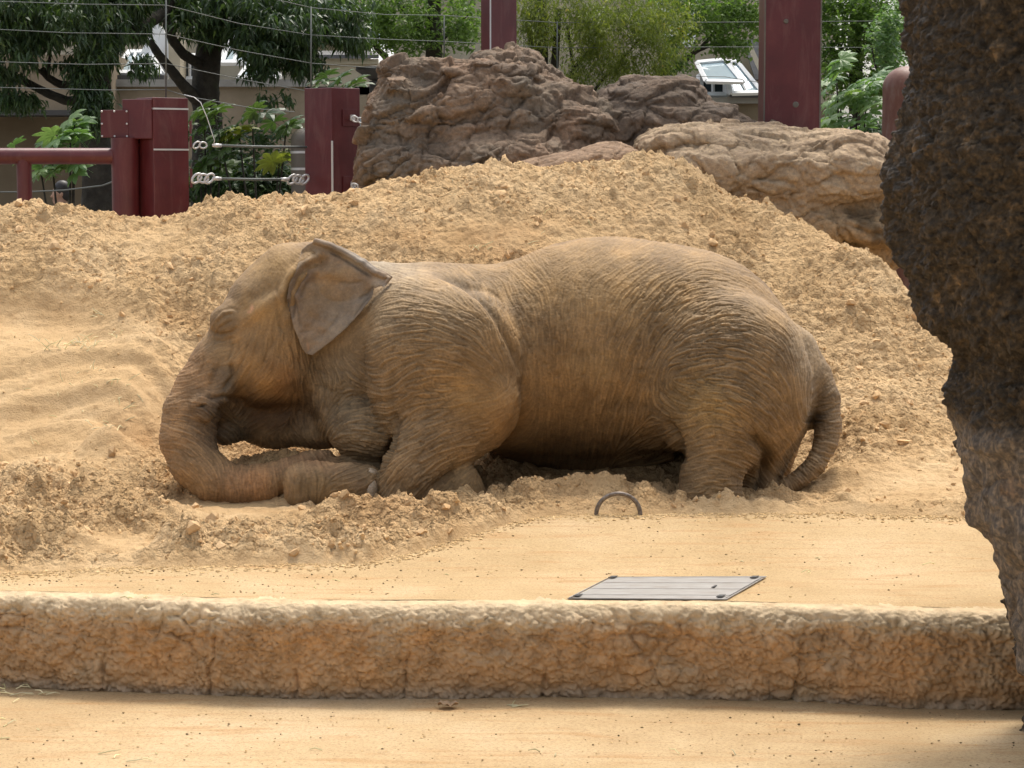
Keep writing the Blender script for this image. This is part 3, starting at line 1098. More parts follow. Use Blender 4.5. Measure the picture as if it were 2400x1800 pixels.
    ec = tint_from(p1, p2, (.235, .185, .135), [
        (790, 640, 60, 35, (.36, .26, .15), .9), (760, 700, 60, 50, (.25, .19, .12), .8), (800, 720, 50, 40, (.155, .13, .10), .7), (850, 700, 40, 40, (.22, .20, .175), .8),
        (720, 600, 40, 22, (.31, .23, .135), .9), (720, 650, 25, 20, (.17, .12, .08), .9), (690, 690, 18, 50, (.17, .13, .10), .7), (800, 770, 60, 40, (.27, .25, .22), .9),
        (740, 810, 30, 30, (.27, .25, .225), .8), (722, 810, 3, 10, (.42, .29, .2), .8), (840, 610, 60, 22, (.30, .29, .27), .9), (885, 660, 18, 14, (.42, .40, .37), .9),
        (780, 585, 50, 12, (.22, .19, .15), .6)], 6)
    edge = np.exp(-np.abs(pd_) / .022)
    ec = ec * (1 - .35 * edge[:, None]) + np.array([[.17, .16, .145]]) * .35 * edge[:, None]
    ec = ec * np.clip(1 + .05 * wvv, .45, 1)[:, None]  # shade of the ear's folds painted into its colour
    set_attr(em, 'tint', ec * np.array([[1.12, 1.0, .86]]), 'FLOAT_COLOR')
    link('ear', em, M_SKIN, root)

    # eye under its heavy lid
    m, nt, b = new_mat('eye_dark')
    b.inputs['Base Color'].default_value = (0.012, 0.009, 0.007, 1)
    b.inputs['Roughness'].default_value = 0.12
    ee = P(523, 751, 12.9)
    iz, ix = (ee[2] - lo[2]) / h, (ee[0] - lo[0]) / h
    ysurf = float(bilin(yfs, np.array([iz]), np.array([ix]))[0])
    MB().ball((ee[0], ysurf + 0.017, ee[2]), (0.030, 0.022, 0.0065), 20, 12).build('eye', m, root, smooth=True)
    # toenails
    m, nt, b = new_mat('toenail_horn')
    col = ramp(nt, noise(nt, objco(nt, (20, 20, 90)), 3, 3), [(.3, (.26, .19, .12)), (.55, (.40, .31, .21)), (.8, (.52, .43, .32))])
    nt.links.new(col, b.inputs['Base Color'])
    b.inputs['Roughness'].default_value = 0.42
    for (px_, py_, Y, rx, rz, rot) in ((868, 1150, 12.556, 17, 29, 8), (872, 1106, 12.600, 14, 9, 20)):
        Vb = MB().ball((0, 0, 0), (rx * mm, 0.038, rz * mm), 24, 14)
        Vv = Vb.v[0]
        cs, sn = math.cos(R(-rot)), math.sin(R(-rot))
        Vv = np.stack([Vv[:, 0] * cs - Vv[:, 2] * sn, Vv[:, 1], Vv[:, 0] * sn + Vv[:, 2] * cs], 1) + P(px_, py_, Y)
        Vb.v[0] = Vv
        Vb.build('toenail', m, root, smooth=True)
    return root, (yf, lo, h)


elephant, EYF = make_elephant()
# ================================================================ GROUND, PLATFORM, LOW WALL
M_SAND = rough_mat('loose_sand', [(.25, (.52, .34, .165)), (.5, (.62, .42, .218)), (.75, (.70, .50, .28))], 2.2, 0.95,
                   bump=((28, .6, .03), (90, .8, .014), (260, .7, .005)), tint=True, spec=.15,
                   extra=[(.8, .58, (.40, .235, .095), .55), (9, .60, (.38, .22, .09), .5)])
nt = M_SAND.node_tree
bs = nt.nodes['Principled BSDF']
last = bs.inputs['Normal'].links[0].from_socket
for sc_, di in ((24, .022), (60, .009)):
    wv = nt.nodes.new('ShaderNodeVectorMath')
    wv.operation = 'MULTIPLY_ADD'
    ns = nt.nodes.new('ShaderNodeTexNoise')
    ns.inputs['Scale'].default_value = sc_
    co = objco(nt)
    nt.links.new(co, ns.inputs['Vector'])
    nt.links.new(ns.outputs['Color'], wv.inputs[0])
    wv.inputs[1].default_value = (.6 / sc_,) * 3
    nt.links.new(co, wv.inputs[2])
    vo = nt.nodes.new('ShaderNodeTexVoronoi')
    vo.inputs['Scale'].default_value = sc_
    vo.inputs['Randomness'].default_value = 1
    nt.links.new(wv.outputs[0], vo.inputs['Vector'])
    bn = nt.nodes.new('ShaderNodeBump')
    bn.invert = True
    bn.inputs['Distance'].default_value = di
    nt.links.new(attr(nt, 'rough').outputs['Fac'], bn.inputs['Strength'])
    nt.links.new(vo.outputs['Distance'], bn.inputs['Height'])
    nt.links.new(last, bn.inputs['Normal'])
    last = bn.outputs[0]
nt.links.new(last, bs.inputs['Normal'])
M_CLOD = rough_mat('sand_lump', [(.25, (.54, .36, .18)), (.5, (.64, .44, .23)), (.75, (.72, .52, .30))], 6, 0.95,
                   bump=((120, .6, .006), (420, .4, .002)), tint=True, spec=.15)


def slab_mat(name, stops, dark=0.5):
    m, nt, b = new_mat(name)
    co = objco(nt)
    col = ramp(nt, noise(nt, co, 1.3, 6, 0.6), stops)
    # reddish wash marks, stretched along the slab
    st = noise(nt, objco(nt, (0.7, 5, 1)), 2.6, 5, 0.62, 0.6)
    f = N(nt, 'ShaderNodeMapRange', From__Min=.52, From__Max=.66)
    nt.links.new(st, f.inputs[0])
    col = mixc(nt, math_n(nt, 'MULTIPLY', f.outputs[0], .62), col, (.45, .265, .115))
    # grit: fine dark and pale grains
    g = noise(nt, co, 75, 6, 0.85)
    col = mixc(nt, 1.0, col, ramp(nt, g, [(.34, (.55, .48, .40)), (.48, (.98, .97, .96)), (.58, (1.02, 1.02, 1.02)), (.70, (1.25, 1.24, 1.2))]), 'MULTIPLY')
    v = nt.nodes.new('ShaderNodeTexVoronoi')
    v.inputs['Scale'].default_value = 14
    nt.links.new(co, v.inputs['Vector'])
    f2 = N(nt, 'ShaderNodeMapRange', From__Min=.045, From__Max=.075, To__Min=1, To__Max=0)
    nt.links.new(v.outputs['Distance'], f2.inputs[0])
    pk = noise(nt, co, 1.1, 2, .5)
    f3 = N(nt, 'ShaderNodeMapRange', From__Min=.50, From__Max=.58)
    nt.links.new(pk, f3.inputs[0])
    col = mixc(nt, math_n(nt, 'MULTIPLY', math_n(nt, 'MULTIPLY', f2.outputs[0], f3.outputs[0]), .8), col, (.09, .06, .035))
    nt.links.new(col, b.inputs['Base Color'])
    b.inputs['Roughness'].default_value = .88
    b.inputs['Specular IOR Level'].default_value = .2
    bumps(nt, b, [(noise(nt, co, 5, 5, .6), .5, .03), (noise(nt, co, 70, 5, .8), .7, .010), (noise(nt, co, 300, 3, .6), .4, .002)])
    return m


M_SLAB = slab_mat('sandy_concrete', [(.3, (.43, .295, .145)), (.5, (.50, .355, .185)), (.7, (.56, .41, .235))])
M_FLOOR = slab_mat('sandy_concrete_floor', [(.3, (.45, .31, .16)), (.5, (.52, .375, .205)), (.7, (.57, .43, .26))])


def plat_z(Y):
    return 0.085 * sstep(10.8, 12.4, Y)


# lip of the platform in plan: depth of its nose for each X
LIPX = np.array([-4.5, -2.4, -1.2, 0, 1.2, 2.1, 3.0, 4.5])
LIPY = np.array([10.43, 10.31, 10.16, 10.09, 10.05, 9.94, 9.86, 9.8])


def lipy(X):
    return np.interp(X, LIPX, LIPY) + 0.03 * np.sin(X * 2.1 + .5)


def grid_obj(name, xs, ys, zf, mat, parent=None, **kw):
    X, Y = np.meshgrid(xs, ys)
    Z = zf(X.ravel(), Y.ravel())
    V = np.stack([X.ravel(), Y.ravel(), Z], 1)
    nx, ny = len(xs), len(ys)
    i = np.arange(nx * ny).reshape(ny, nx)
    F = np.stack([i[:-1, :-1].ravel(), i[:-1, 1:].ravel(), i[1:, 1:].ravel(), i[1:, :-1].ravel()], 1)
    me = mesh_np(name, V, F)
    o = link(name, me, mat, parent)
    tag(o, **kw)
    return o, V


# the lower floor, and the ground that runs on to the horizon
grid_obj('floor', np.linspace(-9, 9, 260), np.linspace(2.0, 11.2, 150),
         lambda x, y: -0.45 + 0.006 * fbm(np.stack([x * .8, y * .8, 0 * x], 1), 3, 3), M_FLOOR, kind='structure')
M_SOIL = rough_mat('dark_soil', [(.3, (.07, .05, .03)), (.7, (.15, .11, .065))], 1.5, bump=((30, .6, .03),))
grid_obj('ground', np.linspace(-500, 500, 40), np.linspace(-300, 900, 40), lambda x, y: 0 * x - .62, M_SOIL, kind='structure')
M_PATH = rough_mat('path_asphalt', [(.3, (.16, .15, .13)), (.7, (.24, .22, .19))], 3, bump=((120, .4, .005),))
grid_obj('path', np.linspace(-30, 30, 30), np.linspace(18.2, 31.8, 20), lambda x, y: 0 * x + .02, M_PATH, kind='structure')


# platform top
def plat_top(x, y):
    ly = lipy(x)
    t = np.clip((y - ly) / 0.10, 0, 1)
    return plat_z(y) - 0.045 * (1 - t) ** 2 + 0.004 * fbm(np.stack([x * 1.5, y * 1.5, 0 * x], 1), 3, 8) * (1 - np.exp(-(((x - .78) / .62) ** 2 + ((y - 10.85) / .42) ** 2) ** 3))


px_ = np.linspace(-4.5, 4.5, 320)
tt_ = np.linspace(0, 1, 140) ** 1.5
X, T = np.meshgrid(px_, tt_)
Yp = (lipy(X) + 0.13) + T * (13.2 - lipy(X))
Zp = plat_top(X.ravel(), Yp.ravel())
i = np.arange(X.size).reshape(X.shape)
pm = mesh_np('platform', np.stack([X.ravel(), Yp.ravel(), Zp], 1),
             np.stack([i[:-1, :-1].ravel(), i[:-1, 1:].ravel(), i[1:, 1:].ravel(), i[1:, :-1].ravel()], 1))
tag(link('platform', pm, M_SLAB), kind='structure')


# low rough wall: the nose and the face of the platform
def make_wall():
    xs = np.arange(-4.0, 3.6, 0.0075)
    prof = []
    for t in np.linspace(0, 1, 22):            # top, rolling over
        a = t * math.pi / 2
        prof.append((0.075 - 0.075 * math.sin(a), -0.003 - 0.10 * (1 - math.cos(a))))
    for t in np.linspace(0, 1, 56)[1:]:
        prof.append((0.0 + 0.05 * t ** 2, -0.103 - 0.355 * t))
    prof = [(0.24, -.006), (0.16, -.002), (.11, .0015)] + prof
    prof = np.array(prof)
    U, Xg = np.meshgrid(np.arange(len(prof)), xs, indexing='ij')
    x = Xg.ravel()
    off = prof[U.ravel(), 0]
    z = prof[U.ravel(), 1]
    y = lipy(x) + off
    tn = np.gradient(prof, axis=0)
    nrm = np.stack([tn[:, 1], -tn[:, 0]], 1)
    nrm /= np.linalg.norm(nrm, axis=1)[:, None]
    nn = nrm[U.ravel()]
    V = np.stack([x, y, z], 1)
    W = V + 0.022 * np.stack([fbm(V * 9, 3, 40), fbm(V * 9, 3, 41), fbm(V * 9, 3, 42)], 1)
    f1, f2, idh, _ = worley(W * np.array([9, 9, 12]), 5)
    g1, g2, idg, _ = worley(W * np.array([26, 26, 34]), 9)
    k1, k2, _, _ = worley(W * np.array([55, 55, 62]), 19)
    body = sstep(.02, -.10, z)
    lump = 0.034 * fbm(V * 3.1, 5, 50, .6)
    vis = np.clip(.5 + 1.2 * perlin(V * 2.7, 55), 0, 1.2)
    d = lump + 0.016 * vis * (sstep(0, .35, f2 - f1) - .6) + 0.008 * (idh - .5) + 0.010 * (sstep(0, .4, g2 - g1) - .5) + .005 * (idg - .5) + .006 * (sstep(0, .5, k2 - k1) - .5) + 0.006 * fbm(V * 40, 3, 3)
    d += -.016 * vis * np.exp(-(f2 - f1) / .05) - .009 * np.exp(-(g2 - g1) / .06) * (1.3 - vis) - .005 * np.exp(-(k2 - k1) / .08)
    d *= 0.10 + .74 * body
    # a few long upright cracks
    for cx, x1, zt in ((-1.92, .01, -.25), (-1.40, .0, -.14), (-.99, .02, -.28), (-.48, -.01, -.2), (.16, .03, -.3), (1.33, .02, -.22)):
        wx = cx + (z + .25) * .12 + 0.02 * perlin(np.stack([z * 14, x * 0 + cx, 0 * x], 1), 3)
        d -= 0.028 * np.exp(-((x - wx) / .009) ** 2) * sstep(zt + .06, zt - .08, z)
    d[prof[U.ravel(), 1] > 0.0] *= 0.3
    V[:, 1] += nn[:, 0] * -d * -1
    V[:, 2] += nn[:, 1] * -d * -1
    ii = np.arange(len(x)).reshape(U.shape)
    F = np.stack([ii[:-1, :-1].ravel(), ii[1:, :-1].ravel(), ii[1:, 1:].ravel(), ii[:-1, 1:].ravel()], 1)
    me = mesh_np('low_wall', V, F)
    # colour: pale sandy nose, brown body, orange wash, grey foot
    n1 = fbm(V * 2.2, 4, 60)
    n2 = fbm(V * np.array([4, 4, 7]), 4, 61)
    c = np.tile(np.array([[.46, .29, .15]]), (len(V), 1))
    w = sstep(-.1, .7, n1)[:, None]
    c = c * (1 - w) + np.array([[.52, .31, .148]]) * w
    w = sstep(.0, .8, n2)[:, None] * .75
    c = c * (1 - w) + np.array([[.48, .35, .215]]) * w
    w = (sstep(-.15, -.045, z + .035 * n2))[:, None]
    c = c * (1 - w) + np.array([[.60, .46, .29]]) * w
    w = (sstep(-.012, .006, z + .006 * n2))[:, None]
    c = c * (1 - w) + np.array([[.56, .41, .24]]) * w
    w = (sstep(-.38, -.45, z + .03 * n2) * .7)[:, None]
    c = c * (1 - w) + np.array([[.36, .28, .20]]) * w
    set_attr(me, 'tint', c, 'FLOAT_COLOR')
    m = rough_mat('rough_plaster', [(.3, (.72, .70, .66)), (.5, (1, 1, 1)), (.75, (1.25, 1.22, 1.18))], 12, .9, bump=((60, .7, .012), (200, .6, .004)), tint=True, spec=.2)
    o = link('low_wall', me, m)
    return tag(o, 'knee high rough brown plaster wall with cracks along the front of the sandy platform', 'wall')


make_wall()

# ---------------------------------------------------------------- the sand: control heights
B_PX = np.array([-400, 0, 300, 600, 850, 960, 1100, 1200, 1300, 1500, 1800, 2000, 2200, 2500])
B_PY = np.array([1350, 1345, 1332, 1325, 1322, 1297, 1258, 1226, 1209, 1206, 1204, 1206, 1212, 1216])


def border():
    out = []
    for a, b_ in zip(B_PX, B_PY):
        Y = 11.5
        for _ in range(12):
            z = plat_z(np.array([Y]))[0]
            # depth at which the ray through this pixel meets the platform
            v = (900 - b_) / FPX
            Y = (z - CAM_Z) / ((-SP + v * CP) / (CP + v * SP))
        q = P(a, b_, Y)
        out.append((q[0], Y))
    return np.array(out)


BORD = border()
CTRL = [
    # crest of the mound
    (-500, 470, 16.2), (-200, 472, 16.2), (0, 496, 16.2), (100, 492, 16.2), (180, 500, 16.2), (250, 520, 16.2), (330, 532, 16.2), (420, 510, 16.2), (520, 474, 16.3), (620, 482, 16.3), (700, 474, 16.3), (780, 470, 16.4),
    (900, 440, 16.5), (1000, 420, 16.6), (1100, 402, 16.6), (1250, 404, 16.7), (1400, 396, 16.7), (1480, 384, 16.7), (1535, 367, 16.7), (1590, 385, 16.7), (1650, 425, 16.6), (1700, 462, 16.6), (1780, 492, 16.5), (1850, 530, 16.4), (1930, 565, 16.2),
    (2000, 602, 16.0), (2080, 648, 15.8), (2150, 715, 15.5), (2230, 790, 15.2), (2330, 860, 15.0), (2500, 930, 14.9), (2800, 980, 14.8),
    # upper slopes
    (-300, 600, 15.6), (0, 600, 15.6), (150, 590, 15.6), (270, 640, 15.5), (400, 600, 15.6), (520, 580, 15.6), (650, 540, 15.7), (1000, 520, 15.7), (1300, 500, 15.9), (1550, 480, 16.1), (1700, 580, 15.8),
    (1850, 650, 15.5), (1950, 750, 15.1), (2050, 800, 14.9), (2150, 880, 14.6), (2050, 920, 14.3), (2150, 1000, 14.0), (2300, 1000, 14.1), (2500, 1050, 13.9),
    # left hollow where something has lain
    (-300, 700, 15.1), (0, 680, 15.28), (120, 680, 15.30), (210, 700, 15.25), (0, 742, 15.20), (120, 742, 15.22), (200, 752, 15.15), (0, 775, 14.98), (120, 785, 14.95), (230, 795, 14.85), (320, 690, 15.15), (370, 745, 15.0), (430, 690, 15.2), (420, 745, 15.12), (390, 780, 14.8), (490, 665, 15.2),
    (0, 870, 14.45), (120, 850, 14.5), (250, 850, 14.45), (350, 850, 14.35), (0, 960, 14.1), (150, 960, 14.05), (300, 960, 13.9), (0, 1060, 13.6), (150, 1060, 13.5), (280, 1050, 13.4), (360, 1080, 13.1),
    (-400, 900, 14.3), (-400, 1060, 13.6),
    # right flat
    (1990, 1000, 13.9), (2000, 1060, 13.5), (2100, 1100, 13.3), (2200, 1140, 13.0), (1900, 1120, 13.25), (2300, 1130, 13.1), (2500, 1150, 12.9),
]
CZ = []
for (a, b_, Y) in CTRL:
    CZ.append(P(a, b_, Y))
for (a, b_, Y) in CTRL[:32]:       # the far side falls away
    q = P(a, b_, Y)
    CZ.append(np.array([q[0], Y + 1.0, q[2] - .55]))
    CZ.append(np.array([q[0], Y + 2.2, q[2] - 1.5]))
for x in np.arange(-2.1, 2.0, .4):  # bed under the animal
    CZ.append(np.array([x, 12.9, .09]))
    CZ.append(np.array([x, 13.6, .10]))
    CZ.append(np.array([x, 14.25, .42]))
for x in np.arange(-3.4, 3.5, .45):
    yb = np.interp(x, BORD[:, 0], BORD[:, 1])
    CZ.append(np.array([x, yb, float(plat_z(np.array([yb]))[0]) + .002]))
    if yb < 12.0:
        CZ.append(np.array([x, 11.9, .115 if x < 0 else .09]))
        CZ.append(np.array([x, 12.5, .10]))
CZ = np.array(CZ)


def tps_fit(P3, lam=1e-3):
    n = len(P3)
    d = np.linalg.norm(P3[:, None, :2] - P3[None, :, :2], axis=2)
    K = np.where(d > 0, d * d * np.log(d + 1e-12), 0) + lam * np.eye(n)
    Q = np.hstack([np.ones((n, 1)), P3[:, :2]])
    A = np.block([[K, Q], [Q.T, np.zeros((3, 3))]])
    return np.linalg.solve(A, np.concatenate([P3[:, 2], np.zeros(3)]))


wt = tps_fit(CZ)
gx0, gx1, gy0, gy1 = -5.2, 5.2, 10.6, 18.6
cgx = np.linspace(gx0, gx1, 180)
cgy = np.linspace(gy0, gy1, 150)
GX, GY = np.meshgrid(cgx, cgy)
qq = np.stack([GX.ravel(), GY.ravel()], 1)
base = np.full(len(qq), wt[-3]) + wt[-2] * qq[:, 0] + wt[-1] * qq[:, 1]
for k in range(len(CZ)):
    r2 = (qq[:, 0] - CZ[k, 0]) ** 2 + (qq[:, 1] - CZ[k, 1]) ** 2 + 1e-9
    base += wt[k] * 0.5 * r2 * np.log(r2)
base = blur(np.pad(base.reshape(GX.shape), 6, 'edge'), 1.0)[6:-6, 6:-6]


def blob(x, y, cx, cy, rx, ry, h, p=1.0):
    return h * np.exp(-((((x - cx) / rx) ** 2 + ((y - cy) / ry) ** 2) ** p))


def sand_base(x, y):
    return bilin(base, (x - gx0) / (gx1 - gx0) * 179, (y - gy0) / (gy1 - gy0) * 149)


def PG(px, py, z=0.1):
    """ground point seen at a pixel, for ground near height z."""
    v = (900 - py) / FPX
    Y = (z - CAM_Z) / ((-SP + v * CP) / (CP + v * SP))
    return P(px, py, Y)


HUMPS = [(60, 1250, .35, .16, .10), (230, 1190, .30, .16, .13), (120, 1150, .3, .2, .08), (380, 1210, .26, .12, .07), (260, 1120, .22, .14, .12), (560, 1258, .45, .13, .075), (700, 1275, .3, .12, .05), (820, 1240, .3, .10, .07),
         (800, 1200, .22, .09, .07), (930, 1215, .25, .09, .075), (1010, 1205, .22, .08, .09), (1090, 1208, .16, .08, .07), (1180, 1200, .2, .10, .04), (1240, 1165, .14, .10, .11), (1330, 1160, .16, .10, .12), (1440, 1158, .13, .10, .12), (1530, 1170, .12, .10, .10),
         (1385, 1165, .2, .08, .06), (1600, 1195, .13, .06, .07), (1700, 1198, .18, .05, .05), (1780, 1188, .15, .07, .09), (1850, 1178, .18, .07, .08), (1930, 1170, .2, .08, .08), (2010, 1172, .12, .06, .06), (1990, 1130, .16, .1, .05),
         (2100, 960, .3, .3, .06), (2010, 985, .2, .2, .06), (60, 1190, .16, .08, .06), (470, 1250, .2, .1, .05)]
DIPS = [(560, 1185, .34, .14, .07), (430, 1150, .22, .16, .05), (250, 1275, .16, .06, .05), (310, 1290, .2, .06, .05), (900, 1250, .2, .06, .05), (1180, 1165, .15, .12, .06), (2160, 1010, .3, .12, .10), (1720, 1155, .4, .12, .05)]


def sand_rough(x, y, z):
    """0 on trodden or rubbed smooth places, 1 on loose lumpy sand."""
    px, py = proj(np.stack([x, y, z], 1))
    r = 0.80 + 0 * px
    def sm(cx, cy, rx, ry, a):
        nonlocal r
        r = r * (1 - a * np.exp(-((((px - cx) / rx) ** 2 + ((py - cy) / ry) ** 2) ** 2)))
    sm(130, 880, 270, 210, .86)
    sm(60, 770, 240, 75, .6)
    sm(80, 1010, 300, 90, .75)
    sm(330, 900, 90, 120, .5)
    sm(2130, 1130, 230, 60, .8)
    sm(1980, 1200, 250, 22, .6)
    sm(270, 1280, 110, 28, .9)
    sm(560, 1195, 170, 30, .9)
    sm(1230, 560, 330, 40, .5)
    sm(380, 575, 90, 60, .5)
    sm(1650, 1130, 350, 30, .3)
    r = np.where((py > 1100) & (px < 1250), np.maximum(r, r * 1.25), r)
    return np.clip(r, 0.05, 1.1)


def sand_surface(x, y, fine=True):
    z = sand_base(x, y)
    for (a, b_, rx, ry, h) in HUMPS:
        q = PG(a, b_, .15)
        z = z + blob(x, y, q[0], q[1] + ry * .5, rx, ry, h, 1.3)
    for (a, b_, rx, ry, h) in DIPS:
        q = PG(a, b_, .1)
        z = z - blob(x, y, q[0], q[1], rx, ry, h, 1.2)
    z = z + blob(x, y, P(640, 900, 13.15)[0], 13.15, .42, .24, .20, 1.4)      # heaped up below the jaw
    # rubbed arcs left by a lying body
    arc = np.sqrt((x + 2.9) ** 2 + ((y - 13.2) * .8) ** 2)
    am = blob(x, y, -2.5, 14.1, .9, .9, 1, 1.5)
    z = z + am * (0.034 * np.sin(arc * 17 + 1.5 * perlin(np.stack([x * 1.2, y * 1.2, 0 * x], 1), 6)) + 0.015 * np.sin(arc * 41 + 3 * perlin(np.stack([x * 1.5, y * 1.5, 0 * x], 1), 7)))
    yb = np.interp(x, BORD[:, 0], BORD[:, 1]) + .05 * perlin(np.stack([x * 5, 0 * x, 0 * x + 3], 1), 8) + .02 * perlin(np.stack([x * 19, 0 * x, 0 * x + 3], 1), 9)
    s = y - yb
    z = np.where(s < .35, z * sstep(0, .35, s) + (1 - sstep(0, .35, s)) * (plat_z(y) + np.clip(s, -.2, .1) * .5 - .006), z)
    edge = sstep(-.02, .12, s)
    if not fine:
        return z, edge
    r = sand_rough(x, y, z) * edge
    p3 = np.stack([x, y, z], 1)
    w = p3 + .05 * np.stack([perlin(p3 * 6, 70), perlin(p3 * 6, 71), perlin(p3 * 6, 72)], 1)
    big = fbm(p3 * 2.2, 3, 80)
    mid = ridged(w * 5.0, 3, 84)
    f1, f2, idh, _ = worley(w * 8.5, 31)
    g1, g2, idg, _ = worley(w * 19, 33)
    k1, k2, idk, _ = worley(w * 42, 35)
    patch = np.clip(.55 + .6 * perlin(p3 * 3.1, 90), .1, 1.3)
    d = .060 * big * r + .034 * mid * r
    d += patch * r * (.092 * (idh > .5) * np.clip(1 - f1 * 1.5, 0, 1) ** .6 + .058 * (idg > .3) * np.clip(1 - g1 * 1.45, 0, 1) ** .6 + .026 * (idk > .25) * np.clip(1 - k1 * 1.4, 0, 1) ** .6)
    d += (.007 + .014 * r) * fbm(p3 * 22, 3, 92) * edge
    # raised scuff lines on the rubbed part
    d += .006 * (1 - r) * edge * (1 - 2 * np.abs(perlin(p3 * np.array([3.5, 11, 11]), 93)))
    return z + d, r


def make_sand():
    xs = np.arange(-4.6, 4.6, .0132)
    ys = np.concatenate([np.arange(10.75, 14.2, .0125), np.arange(14.2, 16.9, .0115), np.arange(16.9, 18.4, .05)])
    X, Y = np.meshgrid(xs, ys)
    x, y = X.ravel(), Y.ravel()
    z, r = sand_surface(x, y)
    V = np.stack([x, y, z], 1)
    keep = y > np.interp(x, BORD[:, 0], BORD[:, 1]) - .25
    i = np.arange(len(x)).reshape(X.shape)
    F = np.stack([i[:-1, :-1].ravel(), i[:-1, 1:].ravel(), i[1:, 1:].ravel(), i[1:, :-1].ravel()], 1)
    F = F[keep[F].all(1)]
    used = np.unique(F)
    mp = -np.ones(len(V), np.int64)
    mp[used] = np.arange(len(used))
    V, F, r = V[used], mp[F], r[used]
    # sideways crumble so that lumps get steep or undercut sides
    q = .010 * np.stack([perlin(V * 30, 100), perlin(V * 30, 101)], 1) * r[:, None]
    V[:, :2] += q
    me = mesh_np('sand_mound', V, F)
    px, py = proj(V)
    n1 = fbm(V * 1.7, 3, 110)
    c = np.ones((len(V), 3)) * (1 + .06 * n1)[:, None]
    damp_shade = np.zeros(len(V))  # sand darkened: damp patches, and painted shade below the jaw and in hollows
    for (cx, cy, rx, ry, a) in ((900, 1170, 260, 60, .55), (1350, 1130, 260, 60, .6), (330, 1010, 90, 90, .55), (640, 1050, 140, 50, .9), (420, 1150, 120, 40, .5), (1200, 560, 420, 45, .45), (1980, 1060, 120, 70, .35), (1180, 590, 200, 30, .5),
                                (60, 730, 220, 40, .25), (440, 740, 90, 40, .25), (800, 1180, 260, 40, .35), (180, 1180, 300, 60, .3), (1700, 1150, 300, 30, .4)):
        damp_shade = np.maximum(damp_shade, a * np.exp(-((((px - cx) / rx) ** 2 + ((py - cy) / ry) ** 2))))
    damp_shade *= np.clip(.7 + .9 * n1, .1, 1.3) * .8
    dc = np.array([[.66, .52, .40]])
    c = c * (1 - damp_shade[:, None]) + c * dc * damp_shade[:, None]
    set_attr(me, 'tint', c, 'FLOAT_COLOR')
    set_attr(me, 'rough', np.clip(r * 1.0, 0, 1))
    tag(link('sand_mound', me, M_SAND), kind='structure')


make_sand()


def make_clods():
    """thousands of crumbs and lumps of sand lying on the mound, one mesh."""
    me0 = bpy.data.meshes.new('t')
    import bmesh
    bm = bmesh.new()
    bmesh.ops.create_icosphere(bm, subdivisions=1, radius=1)
    bV = np.array([v.co[:] for v in bm.verts])
    bF = np.array([[v.index for v in f.verts] for f in bm.faces])
    bm.free()
    bm = bmesh.new()
    bmesh.ops.create_icosphere(bm, subdivisions=2, radius=1)
    cV = np.array([v.co[:] for v in bm.verts])
    cF = np.array([[v.index for v in f.verts] for f in bm.faces])
    bm.free()
    VV, FF, CC, n = [], [], [], 0

    def scatter(cnt, smin, smax, bV, bF, power, seed):
        nonlocal n
        rg = np.random.default_rng(seed)
        x = rg.uniform(-4.2, 4.2, cnt)
        y = rg.uniform(11.0, 16.9, cnt)
        z, r = sand_surface(x, y)
        cl = np.clip(.5 + perlin(np.stack([x * 2.3, y * 2.3, 0 * x], 1), 120) * 1.1, .03, 1)
        keep = rg.random(cnt) < (r * cl)
        # none under the animal
        inside = (np.abs(x) < 1.9) & (y > 12.75) & (y < 13.9)
        keep &= ~inside & (r > .05)
        x, y, z, r = x[keep], y[keep], z[keep], r[keep]
        m = len(x)
        s = smin + (smax - smin) * rg.random(m) ** power
        ax = rg.normal(size=(m, 4))
        ax /= np.linalg.norm(ax, axis=1)[:, None]
        w, a, b_, c = ax.T
        Rm = np.stack([1 - 2 * (b_ * b_ + c * c), 2 * (a * b_ - c * w), 2 * (a * c + b_ * w), 2 * (a * b_ + c * w), 1 - 2 * (a * a + c * c), 2 * (b_ * c - a * w),
                       2 * (a * c - b_ * w), 2 * (b_ * c + a * w), 1 - 2 * (a * a + b_ * b_)], 1).reshape(m, 3, 3)
        sc = s[:, None] * np.stack([rg.uniform(.7, 1.3, m), rg.uniform(.6, 1.2, m), rg.uniform(.45, .9, m)], 1)
        L = bV[None] * (1 + rg.uniform(-.42, .42, (m, len(bV), 1))) * sc[:, None, :]
        W = np.einsum('mij,mkj->mki', Rm, L)
        W += np.stack([x, y, z + s * .02], 1)[:, None, :]
        VV.append(W.reshape(-1, 3))
        FF.append((bF[None] + (n + np.arange(m) * len(bV))[:, None, None]).reshape(-1, 3))
        n += m * len(bV)
        br = np.repeat(rg.uniform(.78, 1.12, m), len(bV))
        CC.append(np.stack([br, br * rg.uniform(.97, 1), br * .97], 1))

    scatter(20000, .006, .016, bV, bF, 1.7, 1)
    scatter(2600, .014, .042, bV, bF, 2.2, 2)
    V, F, C = np.vstack(VV), np.vstack(FF), np.vstack(CC)
    px, py = proj(V)
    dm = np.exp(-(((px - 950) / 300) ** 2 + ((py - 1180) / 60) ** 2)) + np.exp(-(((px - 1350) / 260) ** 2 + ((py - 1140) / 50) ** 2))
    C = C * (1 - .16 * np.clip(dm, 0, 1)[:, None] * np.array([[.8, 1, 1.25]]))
    me = mesh_np('sand_lumps', V, F, False)
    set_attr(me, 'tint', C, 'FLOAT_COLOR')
    tag(link('sand_lumps', me, M_CLOD), kind='stuff')


make_clods()
